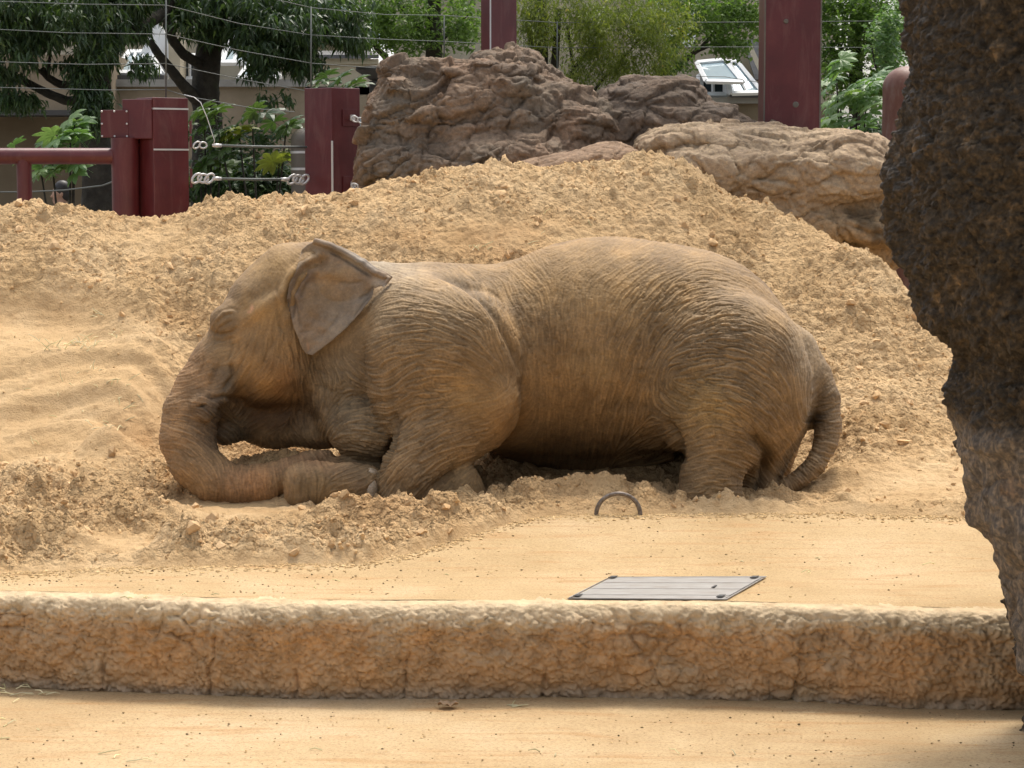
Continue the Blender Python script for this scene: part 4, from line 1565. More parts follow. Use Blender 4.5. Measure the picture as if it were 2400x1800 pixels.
# ================================================================ ROCKS
def rock_mat(name, stops, vein, vein_am, bump_s=1.0, moss=None, scale=3.0):
    m, nt, b = new_mat(name)
    co = objco(nt)
    col = ramp(nt, noise(nt, co, scale, 7, .65, .4), stops)
    n2 = noise(nt, co, 30, 5, .7)
    col = mixc(nt, 1.0, col, ramp(nt, n2, [(.3, (.68, .68, .70)), (.5, (1, 1, 1)), (.72, (1.4, 1.36, 1.3))]), 'MULTIPLY')
    wv = nt.nodes.new('ShaderNodeVectorMath')
    wv.operation = 'MULTIPLY_ADD'
    ns = nt.nodes.new('ShaderNodeTexNoise')
    ns.inputs['Scale'].default_value = 5
    nt.links.new(co, ns.inputs['Vector'])
    nt.links.new(ns.outputs['Color'], wv.inputs[0])
    wv.inputs[1].default_value = (.35, .35, .35)
    nt.links.new(co, wv.inputs[2])
    vo = nt.nodes.new('ShaderNodeTexVoronoi')
    vo.feature = 'DISTANCE_TO_EDGE'
    vo.inputs['Scale'].default_value = 4.5
    nt.links.new(wv.outputs[0], vo.inputs['Vector'])
    f = N(nt, 'ShaderNodeMapRange', From__Min=0.0, From__Max=.016, To__Min=1, To__Max=0)
    nt.links.new(vo.outputs['Distance'], f.inputs[0])
    g = N(nt, 'ShaderNodeMapRange', From__Min=.48, From__Max=.62)
    nt.links.new(noise(nt, co, 2.4, 4, .6), g.inputs[0])
    col = mixc(nt, math_n(nt, 'MULTIPLY', math_n(nt, 'MULTIPLY', f.outputs[0], g.outputs[0]), vein_am), col, vein)
    if moss:
        g = N(nt, 'ShaderNodeMapRange', From__Min=.52, From__Max=.66)
        nt.links.new(noise(nt, co, 1.9, 5, .7), g.inputs[0])
        sz = nt.nodes.new('ShaderNodeSeparateXYZ')
        nt.links.new(co, sz.inputs[0])
        low = N(nt, 'ShaderNodeMapRange', From__Min=moss[1], From__Max=moss[2], To__Min=1, To__Max=0)
        nt.links.new(sz.outputs[2], low.inputs[0])
        col = mixc(nt, math_n(nt, 'MULTIPLY', g.outputs[0], math_n(nt, 'MULTIPLY', low.outputs[0], .8)), col, moss[0])
    col = mixc(nt, 1.0, col, attr(nt, 'tint').outputs['Color'], 'MULTIPLY')
    nt.links.new(col, b.inputs['Base Color'])
    b.inputs['Roughness'].default_value = .85
    b.inputs['Specular IOR Level'].default_value = .25
    bumps(nt, b, [(noise(nt, co, 14, 7, .68), .7 * bump_s, .04), (noise(nt, co, 75, 5, .7), .6 * bump_s, .01), (noise(nt, co, 260, 3, .7), .4 * bump_s, .003)])
    return m


def rock_disp(V, am=1.0, seed=0, tilt=.18, sq=2.0, sc=1.0, strat=1.0):
    W = V.copy()
    W[:, 2] += W[:, 0] * tilt
    W = W + .11 * np.stack([fbm(V * 1.9, 3, seed), fbm(V * 1.9, 3, seed + 1), fbm(V * 1.9, 3, seed + 2)], 1)
    d = 0
    for k, (s, a, cr, cw) in enumerate(((1.25, .05, .02, .05), (2.8, .046, .026, .04), (6.5, .022, .010, .05), (15, .006, .003, .08))):
        f1, f2, idh, vec = worley(W * np.array([s, s, s * sq]) * sc, seed + 5 + k)
        an = idh * 41.0
        dirv = np.stack([np.cos(an), .4 * np.sin(an * 1.7), np.sin(an)], 1)
        d = d + a * ((idh * 7.13) % 1 - .5) + a * .9 * (vec * dirv).sum(1) - cr * np.exp(-(f2 - f1) / cw)
    cid = worley(W * np.array([1.3, 1.3, .8]), seed + 3)[2]
    ph = (W[:, 2] + .10 * fbm(V * 1.3, 2, seed + 21)) * 4.2 * sc + cid * 3.7
    fr = ph - np.floor(ph)
    led = np.where(fr < .9, fr / .9, (1 - fr) / .1)
    ph2 = (W[:, 2] + .05 * fbm(V * 2.3, 2, seed + 22)) * 10.5 * sc + cid * 9.7
    fr2 = ph2 - np.floor(ph2)
    led2 = np.where(fr2 < .8, fr2 / .8, (1 - fr2) / .2)
    d = d + strat * (.016 * (led - .5) + .008 * (led2 - .5))
    d = d + .008 * ridged(W * 2.6, 3, seed + 9) + .004 * fbm(V * 34, 3, seed + 11)
    return d * am


def make_rock(prims, lo, hi, h, am, seed, slabs=None, **kw):
    S = SDF(lo, hi, h)
    for (px, py, Y, rx, ry, rz, k, e, rot) in prims:
        m = m_per_px(Y)
        S.ell(P(px, py, Y), (rx * m, ry, rz * m), k, R(rot), e=e)
    if slabs:
        top, x0, x1, y1, Yf, n_, smx, smz, lean = slabs
        rg = random.Random(seed)
        tx = [t[0] for t in top]
        ty = [t[1] for t in top]
        for _ in range(n_):
            w_ = rg.uniform(*smx)
            q_ = rg.uniform(*smz)
            cx_ = rg.uniform(x0 + w_ * .8, x1 - w_ * .7)
            tp_ = max(np.interp([cx_ - w_ * .85, cx_, cx_ + w_ * .85], tx, ty))
            cy_ = rg.uniform(tp_ + q_, y1)
            dep = (cy_ - tp_) / 300.0            # lower courses stand further out
            Y_ = Yf - .30 * min(1, dep) + rg.uniform(-.08, .10)
            m = m_per_px(Y_)
            S.ell(P(cx_, cy_, Y_ + .22), (w_ * m, .22 + .06 * rg.random(), q_ * m), .012, R(lean + rg.uniform(-9, 9)), e=rg.choice((3.2, 4.0, 5.0)))
    V, F = S.mesh()
    m0 = mesh_np('r', V, F)
    V, F, Nn = thin_back(m0, subdiv(m0, 1), face_normals(m0)[:, 1] < .25)
    me = mesh_np('rock_outcrop', V, F)
    # roll the big shapes first, then chip the surface
    d = rock_disp(V, am, seed, **kw)
    V2 = V + Nn * d[:, None]
    set_verts(me, V2)
    return me, V2, d


M_ROCK = rock_mat('brown_artificial_rock', [(.28, (.085, .062, .048)), (.45, (.150, .108, .080)), (.6, (.205, .140, .100)), (.78, (.27, .20, .15))], (.42, .34, .27), .35, 1.0, moss=((.10, .10, .035), .8, 1.35))
M_ROCK2 = rock_mat('tan_veined_rock', [(.28, (.24, .165, .10)), (.45, (.35, .25, .155)), (.62, (.42, .31, .195)), (.8, (.52, .40, .27))], (.58, .46, .34), .45, .9)

me, V, d = make_rock([
    (1075, 330, 18.7, 220, .85, 165, .05, 2.8, 4), (1060, 190, 18.9, 165, .7, 52, .06, 2.6, 0), (1180, 150, 19.0, 85, .5, 34, .05, 2, -8), (1000, 165, 18.8, 110, .5, 30, .05, 2.4, 2), (1230, 180, 18.9, 85, .55, 50, .06, 2, -25),
    (1300, 300, 18.7, 175, .7, 85, .08, 2.4, -6), (1280, 245, 18.8, 140, .6, 60, .08, 2.2, -16), (895, 320, 18.4, 50, .4, 92, .07, 2.2, 0), (905, 240, 18.5, 36, .35, 30, .05, 2, 20), (900, 415, 18.3, 62, .4, 55, .06, 2.4, 0),
    (1000, 400, 18.2, 150, .5, 70, .08, 2.4, 0), (1180, 390, 18.1, 170, .5, 75, .08, 2.4, 0), (1200, 480, 18.6, 340, .9, 60, .05, 2.6, 0), (1330, 390, 18.4, 160, .5, 70, .08, 2.2, 0)],
    (-1.6, 17.0, .7), (2.6, 20.4, 3.45), .026, 1.0, 200, tilt=-.22,
    slabs=([(840, 330), (860, 250), (885, 215), (895, 165), (935, 140), (1010, 135), (1120, 132), (1180, 118), (1230, 140), (1290, 180), (1330, 215), (1400, 262), (1480, 330)], 845, 1470, 440, 18.15, 74, (34, 120), (12, 34), -6))
VBIG = V
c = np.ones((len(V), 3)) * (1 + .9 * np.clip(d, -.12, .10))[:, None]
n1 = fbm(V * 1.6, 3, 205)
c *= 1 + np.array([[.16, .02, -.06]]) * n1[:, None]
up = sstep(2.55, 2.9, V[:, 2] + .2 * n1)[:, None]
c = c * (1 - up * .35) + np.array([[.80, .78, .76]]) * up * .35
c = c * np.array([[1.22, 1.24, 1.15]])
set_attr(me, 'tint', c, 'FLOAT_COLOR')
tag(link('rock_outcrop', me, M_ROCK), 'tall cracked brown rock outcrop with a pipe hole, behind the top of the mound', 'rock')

me, V, d = make_rock([
    (1530, 236, 18.9, 130, .5, 54, .05, 2.4, 0), (1570, 300, 18.8, 200, .6, 58, .06, 2.6, -4), (1700, 302, 18.8, 92, .45, 38, .05, 2.4, -8), (1540, 370, 18.8, 250, .6, 70, .05, 2.6, 0)],
    (.5, 18.0, .9), (2.6, 20.4, 3.2), .026, .7, 230, tilt=-.12,
    slabs=([(1400, 215), (1440, 192), (1560, 188), (1620, 205), (1660, 240), (1700, 262), (1790, 295)], 1400, 1790, 340, 18.42, 26, (40, 120), (12, 30), 4))
c = np.ones((len(V), 3)) * (.95 + .9 * np.clip(d, -.12, .10))[:, None] * np.array([[.92, .95, .92]])
set_attr(me, 'tint', c, 'FLOAT_COLOR')
tag(link('rock_outcrop', me, M_ROCK), 'low dome shaped grey brown rock right of the tall outcrop', 'rock')

me, V, d = make_rock([
    (1345, 388, 17.35, 150, .30, 30, .05, 2.2, 8), (1425, 365, 17.45, 72, .30, 30, .06, 2, 0), (1250, 410, 17.35, 90, .3, 26, .06, 2, 6)],
    (-.3, 16.8, 1.4), (1.3, 18.0, 2.4), .02, .35, 250, tilt=-.2)
set_attr(me, 'tint', np.ones((len(V), 3)) * np.array([[.80, .74, .74]]) * (1 + 1.5 * np.clip(d, -.1, .1))[:, None], 'FLOAT_COLOR')
tag(link('rock_outcrop', me, M_ROCK2), 'small flat smooth purplish rock poking out behind the sand crest', 'rock')

me, V, d = make_rock([
    (1800, 415, 17.55, 295, .50, 72, .04, 3.2, 0), (1870, 505, 17.75, 230, .55, 130, .06, 2.6, 0), (1800, 340, 18.0, 265, .62, 44, .05, 2.8, -1), (1600, 350, 17.9, 120, .5, 50, .06, 2.4, 8), (1580, 400, 17.7, 95, .4, 70, .06, 2.4, 0),
    (1990, 400, 17.6, 105, .5, 80, .06, 2.6, 0), (2010, 540, 17.7, 120, .5, 120, .06, 2.4, 0), (1640, 480, 17.9, 120, .5, 60, .06, 2.4, 0)],
    (.7, 16.5, .4), (3.6, 19.2, 2.75), .026, .75, 270, tilt=.03, sq=1.6,
    slabs=([(1480, 350), (1510, 312), (1560, 302), (1700, 314), (1850, 298), (1950, 304), (2040, 314), (2110, 345)], 1480, 2110, 560, 17.35, 46, (50, 170), (18, 52), 0))
n1 = fbm(V * 2.1, 3, 275)
c = np.ones((len(V), 3)) * (1 + 1.6 * np.clip(d, -.12, .10))[:, None]
lowp = sstep(1.80, 1.62, V[:, 2] + .12 * n1)[:, None]
c = c * (1 - lowp * .8) + c * np.array([[.93, .86, .72]]) * lowp * .8
stn = sstep(.25, .7, fbm(V * np.array([3, 3, 1.5]), 3, 279))[:, None] * lowp
c = c * (1 - .6 * stn)
set_attr(me, 'tint', c, 'FLOAT_COLOR')
tag(link('rock_outcrop', me, M_ROCK2), 'broad flat topped tan boulder with pale veins, right of the mound crest', 'rock')

# pipe end in the tall rock
_px, _py = proj(VBIG)
near_ = (np.hypot(_px - 1113, _py - 397) < 16) & (VBIG[:, 1] < 18.6)
pp = P(1113, 397, float(VBIG[near_, 1].min()) - .03)
pr = empty('drain_pipe', pp, label='round grey pipe end sticking out low in the tall brown rock', cat='pipe')
m, nt, b = new_mat('pipe_grey')
b.inputs['Base Color'].default_value = (.17, .15, .125, 1)
b.inputs['Roughness'].default_value = .7
mp, nt, b = new_mat('pipe_inside')
b.inputs['Base Color'].default_value = (.02, .016, .012, 1)
MB().lathe(pp, [(.036, 1.0), (.036, .03), (.033, .0), (.043, -.006), (.047, .0), (.047, 1.0)], 28, 'y').build('pipe_wall', m, pr, smooth='auto')
MB().lathe(pp, [(.001, .10), (.0355, .10), (.0355, .12)], 28, 'y').build('pipe_inside', mp, pr)


# ---------------------------------------------------------------- dark rock in the foreground, right
def make_dark_rock():
    E = [(-300, 2085), (-120, 2095), (0, 2100), (120, 2108), (200, 2110), (260, 2088), (320, 2075), (380, 2060), (440, 2055), (500, 2062), (560, 2078), (620, 2088), (660, 2112), (700, 2130), (740, 2140), (780, 2175), (830, 2222), (880, 2232),
         (905, 2225), (960, 2220), (1020, 2220), (1045, 2232), (1100, 2240), (1180, 2250), (1230, 2262), (1290, 2300), (1350, 2322), (1420, 2332), (1480, 2342), (1560, 2372), (1620, 2392), (1700, 2398), (1780, 2392), (1900, 2385)]
    Yr = 9.15
    pts = np.array([P(x, y, Yr) for y, x in E])
    zz = np.concatenate([np.arange(-.62, 3.1, .0100), np.arange(3.1, 4.2, .03)])
    el = np.interp(zz, pts[::-1, 2], pts[::-1, 0])
    xc = 3.05
    th = np.concatenate([np.arange(R(150), R(285), R(.5)), np.arange(R(285), R(510), R(4))])      # finer towards the camera
    T, Z = np.meshgrid(th, zz)
    rx = (xc - np.interp(Z, zz, el)) - .09
    ry = .30 + .5 * rx
    ct, s_ = np.cos(T), np.sin(T)
    k = (np.abs(ct) ** 2.6 + np.abs(s_) ** 2.6) ** (-1 / 2.6)
    V = np.stack([xc + rx * ct * k, Yr + .1 + ry * s_ * k, Z], -1).reshape(-1, 3)
    ii = np.arange(T.size).reshape(T.shape)
    j2 = np.roll(ii, -1, 1)
    F = np.stack([ii[:-1].ravel(), j2[:-1].ravel(), j2[1:].ravel(), ii[1:].ravel()], 1)
    me = mesh_np('dark_rock', V, F)
    Nn = normals_of(me)
    Vf = V.copy()
    W = V + .06 * np.stack([fbm(V * 3, 2, 300), fbm(V * 3, 2, 301), fbm(V * 3, 2, 302)], 1)
    # pale worn band along the lower left edge
    ew = np.interp(V[:, 2], zz, el)
    dist = V[:, 0] - ew
    band = sstep(.34, .16, dist - .05 * perlin(V * 3, 303)) * sstep(1.02, .86, V[:, 2]) * (V[:, 1] < Yr + .4)
    nz = .055 * fbm(V * 2.2, 3, 310) + .030 * fbm(V * 7, 3, 313)
    f1, f2, idh, _ = worley(W * 15, 320)
    g1, g2, idg, _ = worley(W * 34, 321)
    k1, k2, idk, _ = worley(W * np.array([62, 62, 50]), 322)
    d = nz + (1 - band) * (.026 * (1 - f1 * f1) * (.4 + idh) + .020 * (1 - g1 * g1) * (.3 + idg) + .014 * (1 - k1) * (.3 + idk) - .008 * np.exp(-(f2 - f1) / .08) - .008 * np.exp(-(g2 - g1) / .1) - .03)
    d += band * (.010 * fbm(V * np.array([16, 16, 5]), 4, 325) + .02 * ridged(V * np.array([6, 6, 2.0]), 3, 326) - .012 * np.exp(-np.abs(perlin(V * np.array([2, 2, 5.5]), 327)) / .03))
    V2 = V + Nn * d[:, None]
    set_verts(me, V2)
    n1 = fbm(V * 3.1, 4, 330)
    n2 = fbm(V * 9, 3, 331)
    c = np.tile(np.array([[.080, .059, .036]]), (len(V), 1))
    w = sstep(.15, .8, n1)[:, None]
    c = c * (1 - w) + np.array([[.125, .089, .052]]) * w
    w = (sstep(.55, 1.0, n2 + .4 * n1) * .7)[:, None]
    c = c * (1 - w) + np.array([[.27, .185, .10]]) * w
    w = band[:, None]
    c = c * (1 - w) + (np.array([[.235, .190, .145]]) * (1 + .35 * fbm(V * np.array([14, 14, 4]), 3, 333))[:, None]) * w
    rust = (band * sstep(.35, .8, fbm(V * 5, 3, 337)) * .5)[:, None]
    c = c * (1 - rust) + np.array([[.22, .13, .07]]) * rust
    set_attr(me, 'tint', c, 'FLOAT_COLOR')
    m = rough_mat('dark_knobbly_rock', [(.3, (.45, .45, .47)), (.5, (1, 1, 1)), (.68, (2.1, 1.9, 1.6))], 40, .5, bump=((45, 1, .03), (120, 1, .014), (340, .8, .004)), tint=True, spec=.32)
    tag(link('rock_pillar', me, m), 'dark knobbly rock pillar leaning in from the right edge, nearest the camera', 'rock')


make_dark_rock()

# ================================================================ THINGS ON THE PLATFORM
mst, nt, b = new_mat('weathered_steel')
col = ramp(nt, noise(nt, objco(nt), 60, 4, .6), [(.3, (.10, .075, .055)), (.55, (.19, .155, .125)), (.8, (.30, .26, .22))])
nt.links.new(col, b.inputs['Base Color'])
b.inputs['Metallic'].default_value = .35
b.inputs['Roughness'].default_value = .5
a_, b_ = PG(1397, 1213, .07), PG(1501, 1213, .07)
zt = P(1449, 1157, a_[1])[2]
cx = (a_[0] + b_[0]) / 2
rr = (b_[0] - a_[0]) / 2
pts = [(cx - rr, a_[1], a_[2] - .05)] + [(cx - rr * math.cos(t), a_[1], a_[2] + (zt - a_[2]) * math.sin(t) ** .85) for t in np.linspace(0.001, math.pi - .001, 26)] + [(cx + rr, a_[1], a_[2] - .05)]
tag(MB().tube(pts, .0125, 12).build('lifting_ring', mst, smooth='auto'), 'arched steel ring set in the back edge of the platform', 'ring')

mal, nt, b = new_mat('galvanised_metal')
co = objco(nt, (1, 9, 1))
col = ramp(nt, noise(nt, co, 9, 5, .65), [(.3, (.22, .185, .145)), (.5, (.30, .28, .25)), (.7, (.36, .345, .32))])
nt.links.new(col, b.inputs['Base Color'])
b.inputs['Metallic'].default_value = .2
b.inputs['Roughness'].default_value = .5
mdk, nt, b = new_mat('dark_recess')
b.inputs['Base Color'].default_value = (.03, .028, .025, 1)
hz_ = .014
H = [PG(1430, 1347, .02), PG(1790, 1347, .02), PG(1702, 1401, .012), PG(1337, 1399, .012)]
H = [np.array([h[0], h[1], float(plat_z(np.array([h[1]]))[0])]) for h in H]
hc = sum(H) / 4
hr = empty('floor_hatch', hc, label='skewed grey metal floor hatch with raised ribs sunk in the platform', cat='hatch')


def hq(u, v, dz=0.0):
    p = (H[0] * (1 - u) + H[1] * u) * (1 - v) + (H[3] * (1 - u) + H[2] * u) * v
    return np.array([p[0], p[1], float(plat_z(np.array([p[1]]))[0]) + .0015 + dz])


MB().slab([hq(.0, 1.0), hq(1.0, 1.0), hq(1.0, 0), hq(0, 0)], .002).build('base_plate', mal, hr)
nsl = 7
for k in range(nsl):
    v0, v1 = (k + .035) / nsl, (k + .965) / nsl
    MB().slab([hq(.012, v1, .004), hq(.988, v1, .004), hq(.988, v0, .004), hq(.012, v0, .004)], .003 + .001 * (k % 2)).build('rib', mal, hr, bevel=.001)
for (u0, v0, u1, v1) in ((-.012, -.03, 1.012, 0), (-.012, 1.0, 1.012, 1.03), (-.012, 0, .0, 1), (1.0, 0, 1.012, 1)):
    MB().slab([hq(u0, v1, .004), hq(u1, v1, .004), hq(u1, v0, .004), hq(u0, v0, .0)], .0045).build('frame', mal, hr)
for (u, v) in ((.03, .04), (.95, .04), (.03, .93), (.95, .93), (.80, .5)):
    MB().slab([hq(u - .02 * (1 if u != .8 else .4), v + .05, .0115), hq(u + .02 * (1 if u != .8 else .4), v + .05, .0115), hq(u + .02 * (1 if u != .8 else .4), v - .04, .0115), hq(u - .02 * (1 if u != .8 else .4), v - .04, .0115)], .003).build('handle_slot', mdk, hr)

# straw
mstr, nt, b = new_mat('dry_straw')
col = mixc(nt, 1.0, (.72, .62, .34), attr(nt, 'tint').outputs['Color'], 'MULTIPLY')
nt.links.new(col, b.inputs['Base Color'])
b.inputs['Roughness'].default_value = .6


def straw(name, spots, label_kind, seed):
    rg = random.Random(seed)
    mb = MB()
    tn = []
    for (px, py, kind, n, spread) in spots:
        for _ in range(n):
            a = px + rg.gauss(0, spread)
            b2 = py + rg.gauss(0, spread * .45 if kind == 'sand' else min(spread * .3, 14))
            if kind == 'sand':
                # march down the sight line onto the sand
                Y = 16.0
                Q = PV(a, b2, np.arange(11.2, 16.6, .02))
                z, _r = sand_surface(Q[:, 0], Q[:, 1], False)
                hit = np.argmax(z > Q[:, 2])
                if not z[hit] > Q[hit, 2]:
                    continue
                best = Q[hit]
                q = best + np.array([0, 0, .012])
            elif kind == 'floor':
                q = PG(a, b2, -.445)
            else:
                q = PG(a, b2, .012)
            L = rg.uniform(.03, .11) if kind != 'slab' else rg.uniform(.02, .08)
            an = rg.uniform(0, math.pi)
            el = rg.uniform(-.05, .8) if kind == 'sand' else rg.uniform(0, .1)
            dv = np.array([math.cos(an) * math.cos(el), math.sin(an) * math.cos(el) * .6, math.sin(el)]) * L
            mid = q + dv * .5 + np.array([rg.uniform(-.01, .01), 0, rg.uniform(0, .01)])
            mb.tube([q, mid, q + dv], [.0028, .0030, .0018], 4)
            br = rg.uniform(.6, 1.25)
            tn += [(br, br, br * rg.uniform(.85, 1.1))] * 12
    o = mb.build(name, mstr)
    set_attr(o.data, 'tint', np.array(tn), 'FLOAT_COLOR')
    return tag(o, kind='stuff')


straw('straw', [(110, 812, 'sand', 6, 14), (160, 815, 'sand', 12, 16), (205, 810, 'sand', 16, 14), (232, 745, 'sand', 5, 10), (265, 790, 'sand', 5, 12), (250, 900, 'sand', 10, 35), (210, 870, 'sand', 8, 30), (260, 1010, 'sand', 9, 22),
                (90, 1040, 'sand', 3, 15), (290, 950, 'sand', 8, 25), (180, 960, 'sand', 8, 60), (700, 545, 'sand', 8, 60), (1130, 590, 'sand', 8, 18), (1250, 555, 'sand', 8, 40), (1350, 548, 'sand', 6, 60), (1150, 450, 'sand', 10, 120),
                (60, 1624, 'floor', 14, 40), (1200, 1654, 'floor', 4, 8), (40, 1700, 'floor', 6, 60), (350, 1770, 'floor', 4, 60), (500, 1385, 'slab', 10, 260), (1500, 1280, 'slab', 12, 200), (1900, 1330, 'slab', 8, 150), (1300, 1760, 'floor', 6, 500)], None, 5)

# crumbs of sand and grit strewn on the slab and the floor
rg = np.random.default_rng(77)
gv, gf, gc, n_ = [], [], [], 0
oc = np.array([(1, 0, 0), (-1, 0, 0), (0, 1, 0), (0, -1, 0), (0, 0, 1), (0, 0, -1)], float)
of = [(0, 2, 4), (2, 1, 4), (1, 3, 4), (3, 0, 4), (2, 0, 5), (1, 2, 5), (3, 1, 5), (0, 3, 5)]
for zone, cnt in (('edge', 2600), ('slab', 700), ('floor', 900)):
    for _ in range(cnt):
        x = rg.uniform(-3.3, 3.3)
        yb = float(np.interp(x, BORD[:, 0], BORD[:, 1]))
        if zone == 'edge':
            y = yb - abs(rg.normal(0, .09)) + .03
            z = float(plat_z(np.array([y]))[0])
        elif zone == 'slab':
            y = rg.uniform(float(lipy(np.array([x]))[0]) + .25, yb)
            z = float(plat_z(np.array([y]))[0])
        else:
            y = rg.uniform(8.2, 9.9)
            z = -.448
        s_ = rg.uniform(.002, .0065) if zone != 'edge' else rg.uniform(.003, .011)
        gv.append(oc * s_ * rg.uniform(.5, 1.3, (6, 3)) * np.array([1.3, 1.1, .7]) + np.array([x, y, z + s_ * .3]))
        gf += [tuple(i + n_ for i in f) for f in of]
        n_ += 6
        k = rg.uniform(.7, 1.1) if zone == 'edge' or rg.random() < .45 else rg.uniform(.12, .5)
        gc += [(k, k, k * .95)] * 6
me = mesh_np('grit', np.vstack(gv), np.array(gf), False)
set_attr(me, 'tint', np.array(gc), 'FLOAT_COLOR')
tag(link('grit', me, M_CLOD), kind='stuff')

# dead leaf on the lower floor
ml, nt, b = new_mat('dead_leaf')
b.inputs['Base Color'].default_value = (.33, .22, .13, 1)
q = PG(1050, 1655, -.44)
V, F = [], []
for i in range(9):
    t = i / 8
    w = .021 * math.sin(math.pi * min(1, t * 1.02)) ** .7 * (1 + .3 * (i % 2))
    for j in (-1, 0, 1):
        V.append((q[0] - .047 + .094 * t, q[1] + j * w * 1.5, q[2] + .004 + .012 * abs(j) * (1 + .5 * math.sin(i * 2.1)) + .004 * math.sin(i)))
for i in range(8):
    for j in (0, 1):
        a = i * 3 + j
        F.append((a, a + 3, a + 4, a + 1))
tag(MB().add(V, F).build('dead_leaf', ml, smooth=True), 'curled dry brown leaf lying on the floor below the wall', 'leaf')
# ================================================================ RED STEEL POSTS, RAILS, CABLES
M_RED, nt, b = new_mat('maroon_paint')
co = objco(nt)
col = ramp(nt, noise(nt, co, 3.5, 5, .6), [(.3, (.075, .010, .011)), (.55, (.102, .015, .016)), (.8, (.135, .028, .026))])
s1 = noise(nt, objco(nt, (5, 5, .8)), 1.6, 7, .72, .8)
f = N(nt, 'ShaderNodeMapRange', From__Min=.50, From__Max=.80, To__Max=.42)
nt.links.new(s1, f.inputs[0])
col = mixc(nt, f.outputs[0], col, (.22, .115, .095))
nt.links.new(col, b.inputs['Base Color'])
b.inputs['Roughness'].default_value = .42
bumps(nt, b, [(noise(nt, co, 40, 4, .6), .15, .004)])
M_STRIP, nt, b = new_mat('bright_steel_strip')
b.inputs['Base Color'].default_value = (.62, .60, .57, 1)
b.inputs['Roughness'].default_value = .4
b.inputs['Metallic'].default_value = .3
M_RUST, nt, b = new_mat('rust_brown_paint')
col = ramp(nt, noise(nt, objco(nt, (3, 3, 1)), 5, 5, .65), [(.3, (.12, .045, .028)), (.55, (.17, .075, .048)), (.75, (.22, .15, .12))])
nt.links.new(col, b.inputs['Base Color'])
b.inputs['Roughness'].default_value = .55
M_WIRE, nt, b = new_mat('steel_wire')
b.inputs['Base Color'].default_value = (.13, .14, .125, 1)
b.inputs['Roughness'].default_value = .6
M_GREYP, nt, b = new_mat('grey_brown_paint')
col = ramp(nt, noise(nt, objco(nt), 5, 5, .6), [(.3, (.10, .085, .065)), (.7, (.16, .135, .105))])
nt.links.new(col, b.inputs['Base Color'])
b.inputs['Roughness'].default_value = .6


def corner_box(pxl, pxc, pxr, Y, ztop, zbot, mat, name, parent, bev=.006):
    """square post standing corner-on: left edge, near corner, right edge in photograph px."""
    pl, pc, pr_ = P(pxl, 900, Y + .2), P(pxc, 900, Y), P(pxr, 900, Y + .2)
    A, B, C = np.array([pl[0], Y + .2]), np.array([pc[0], Y]), np.array([pr_[0], Y + .2])
    D = A + C - B
    V = [(*p, z) for z in (zbot, ztop) for p in (B, C, D, A)]
    mb = MB().add(V, [(0, 3, 2, 1), (4, 5, 6, 7), (0, 1, 5, 4), (1, 2, 6, 5), (2, 3, 7, 6), (3, 0, 4, 7)])
    return mb.build(name, mat, parent, bevel=bev), (A, B, C, D)


def band(quad, z0, z1, off, mat, name, parent, sides=(0, 1)):
    """strip laid round the visible faces of a post; sides 0 left face, 1 right face."""
    A, B, C, D = quad
    for s_, (p, q) in enumerate(((A, B), (B, C))):
        if s_ not in sides:
            continue
        n = np.array([(q - p)[1], -(q - p)[0]])
        n /= np.linalg.norm(n)
        if n[1] > 0:
            n = -n
        p2, q2 = p + n * off, q + n * off
        MB().slab([(*p2, z0), (*q2, z0), (*q2, z1), (*p2, z1)], .003).build(name, mat, parent)


def shackle(c, d, r, mat, parent, name='shackle'):
    """chain link or shackle: a ring round c, opening along direction d."""
    d = np.array(d, float)
    d /= np.linalg.norm(d)
    up = np.array([0, 0, 1.0])
    pts = [np.array(c) + r * (d * math.cos(t) * 1.35 + up * math.sin(t)) for t in np.linspace(0, 2 * math.pi, 17)]
    return MB().tube(pts, r * .30, 8).build(name, mat, parent, smooth=True)


# left gate post: boxed head, side box with bolted plate, round leg
Yp = 19.0
root = empty('gate_post', P(360, 520, Yp), label='maroon gate post with a bolted side box and two bright steel bands at the left', cat='post')
zt = P(368, 228, Yp)[2]
_, qd = corner_box(330, 368, 450, Yp, zt, -.6, M_RED, 'post_body', root)
for (ya, w) in ((253, .012), (349, .012)):
    z = P(370, ya, Yp)[2]
    band(qd, z - w, z + w * .2, .003, M_STRIP, 'steel_band', root, (0, 1) if ya == 253 else (1,))
zb0, zb1 = P(320, 325, Yp)[2], P(320, 232, Yp)[2]
pA, pB = P(296, 900, Yp + .1), P(366, 900, Yp + .02)
MB().add([(pA[0], Yp + .13, zb0), (pB[0], Yp - .012, zb0), (pB[0] + .1, Yp + .35, zb0), (pA[0], Yp + .45, zb0),
          (pA[0], Yp + .13, zb1), (pB[0], Yp - .012, zb1), (pB[0] + .1, Yp + .35, zb1), (pA[0], Yp + .45, zb1)],
         [(0, 3, 2, 1), (4, 5, 6, 7), (0, 1, 5, 4), (1, 2, 6, 5), (2, 3, 7, 6), (3, 0, 4, 7)]).build('side_box', M_RED, root, bevel=.005)
z0, z1 = P(260, 322, Yp)[2], P(260, 257, Yp)[2]
xa, xb = P(231, 300, Yp)[0], P(296, 300, Yp)[0]
pl = MB().box((xa, Yp + .10, z0), (xb, Yp + .118, z1)).build('bolted_plate', M_RED, root, bevel=.003)
for u in (.05, .5, .95):
    for v in (.05, .5, .95):
        if u == .5 and v == .5:
            continue
        MB().lathe((xa + (xb - xa) * u, Yp + .092, z0 + (z1 - z0) * v), [(.007, 0), (.009, .003), (.009, .008)], 8, 'y').build('bolt', M_STRIP, pl)
lc = P(301, 900, Yp + .12)
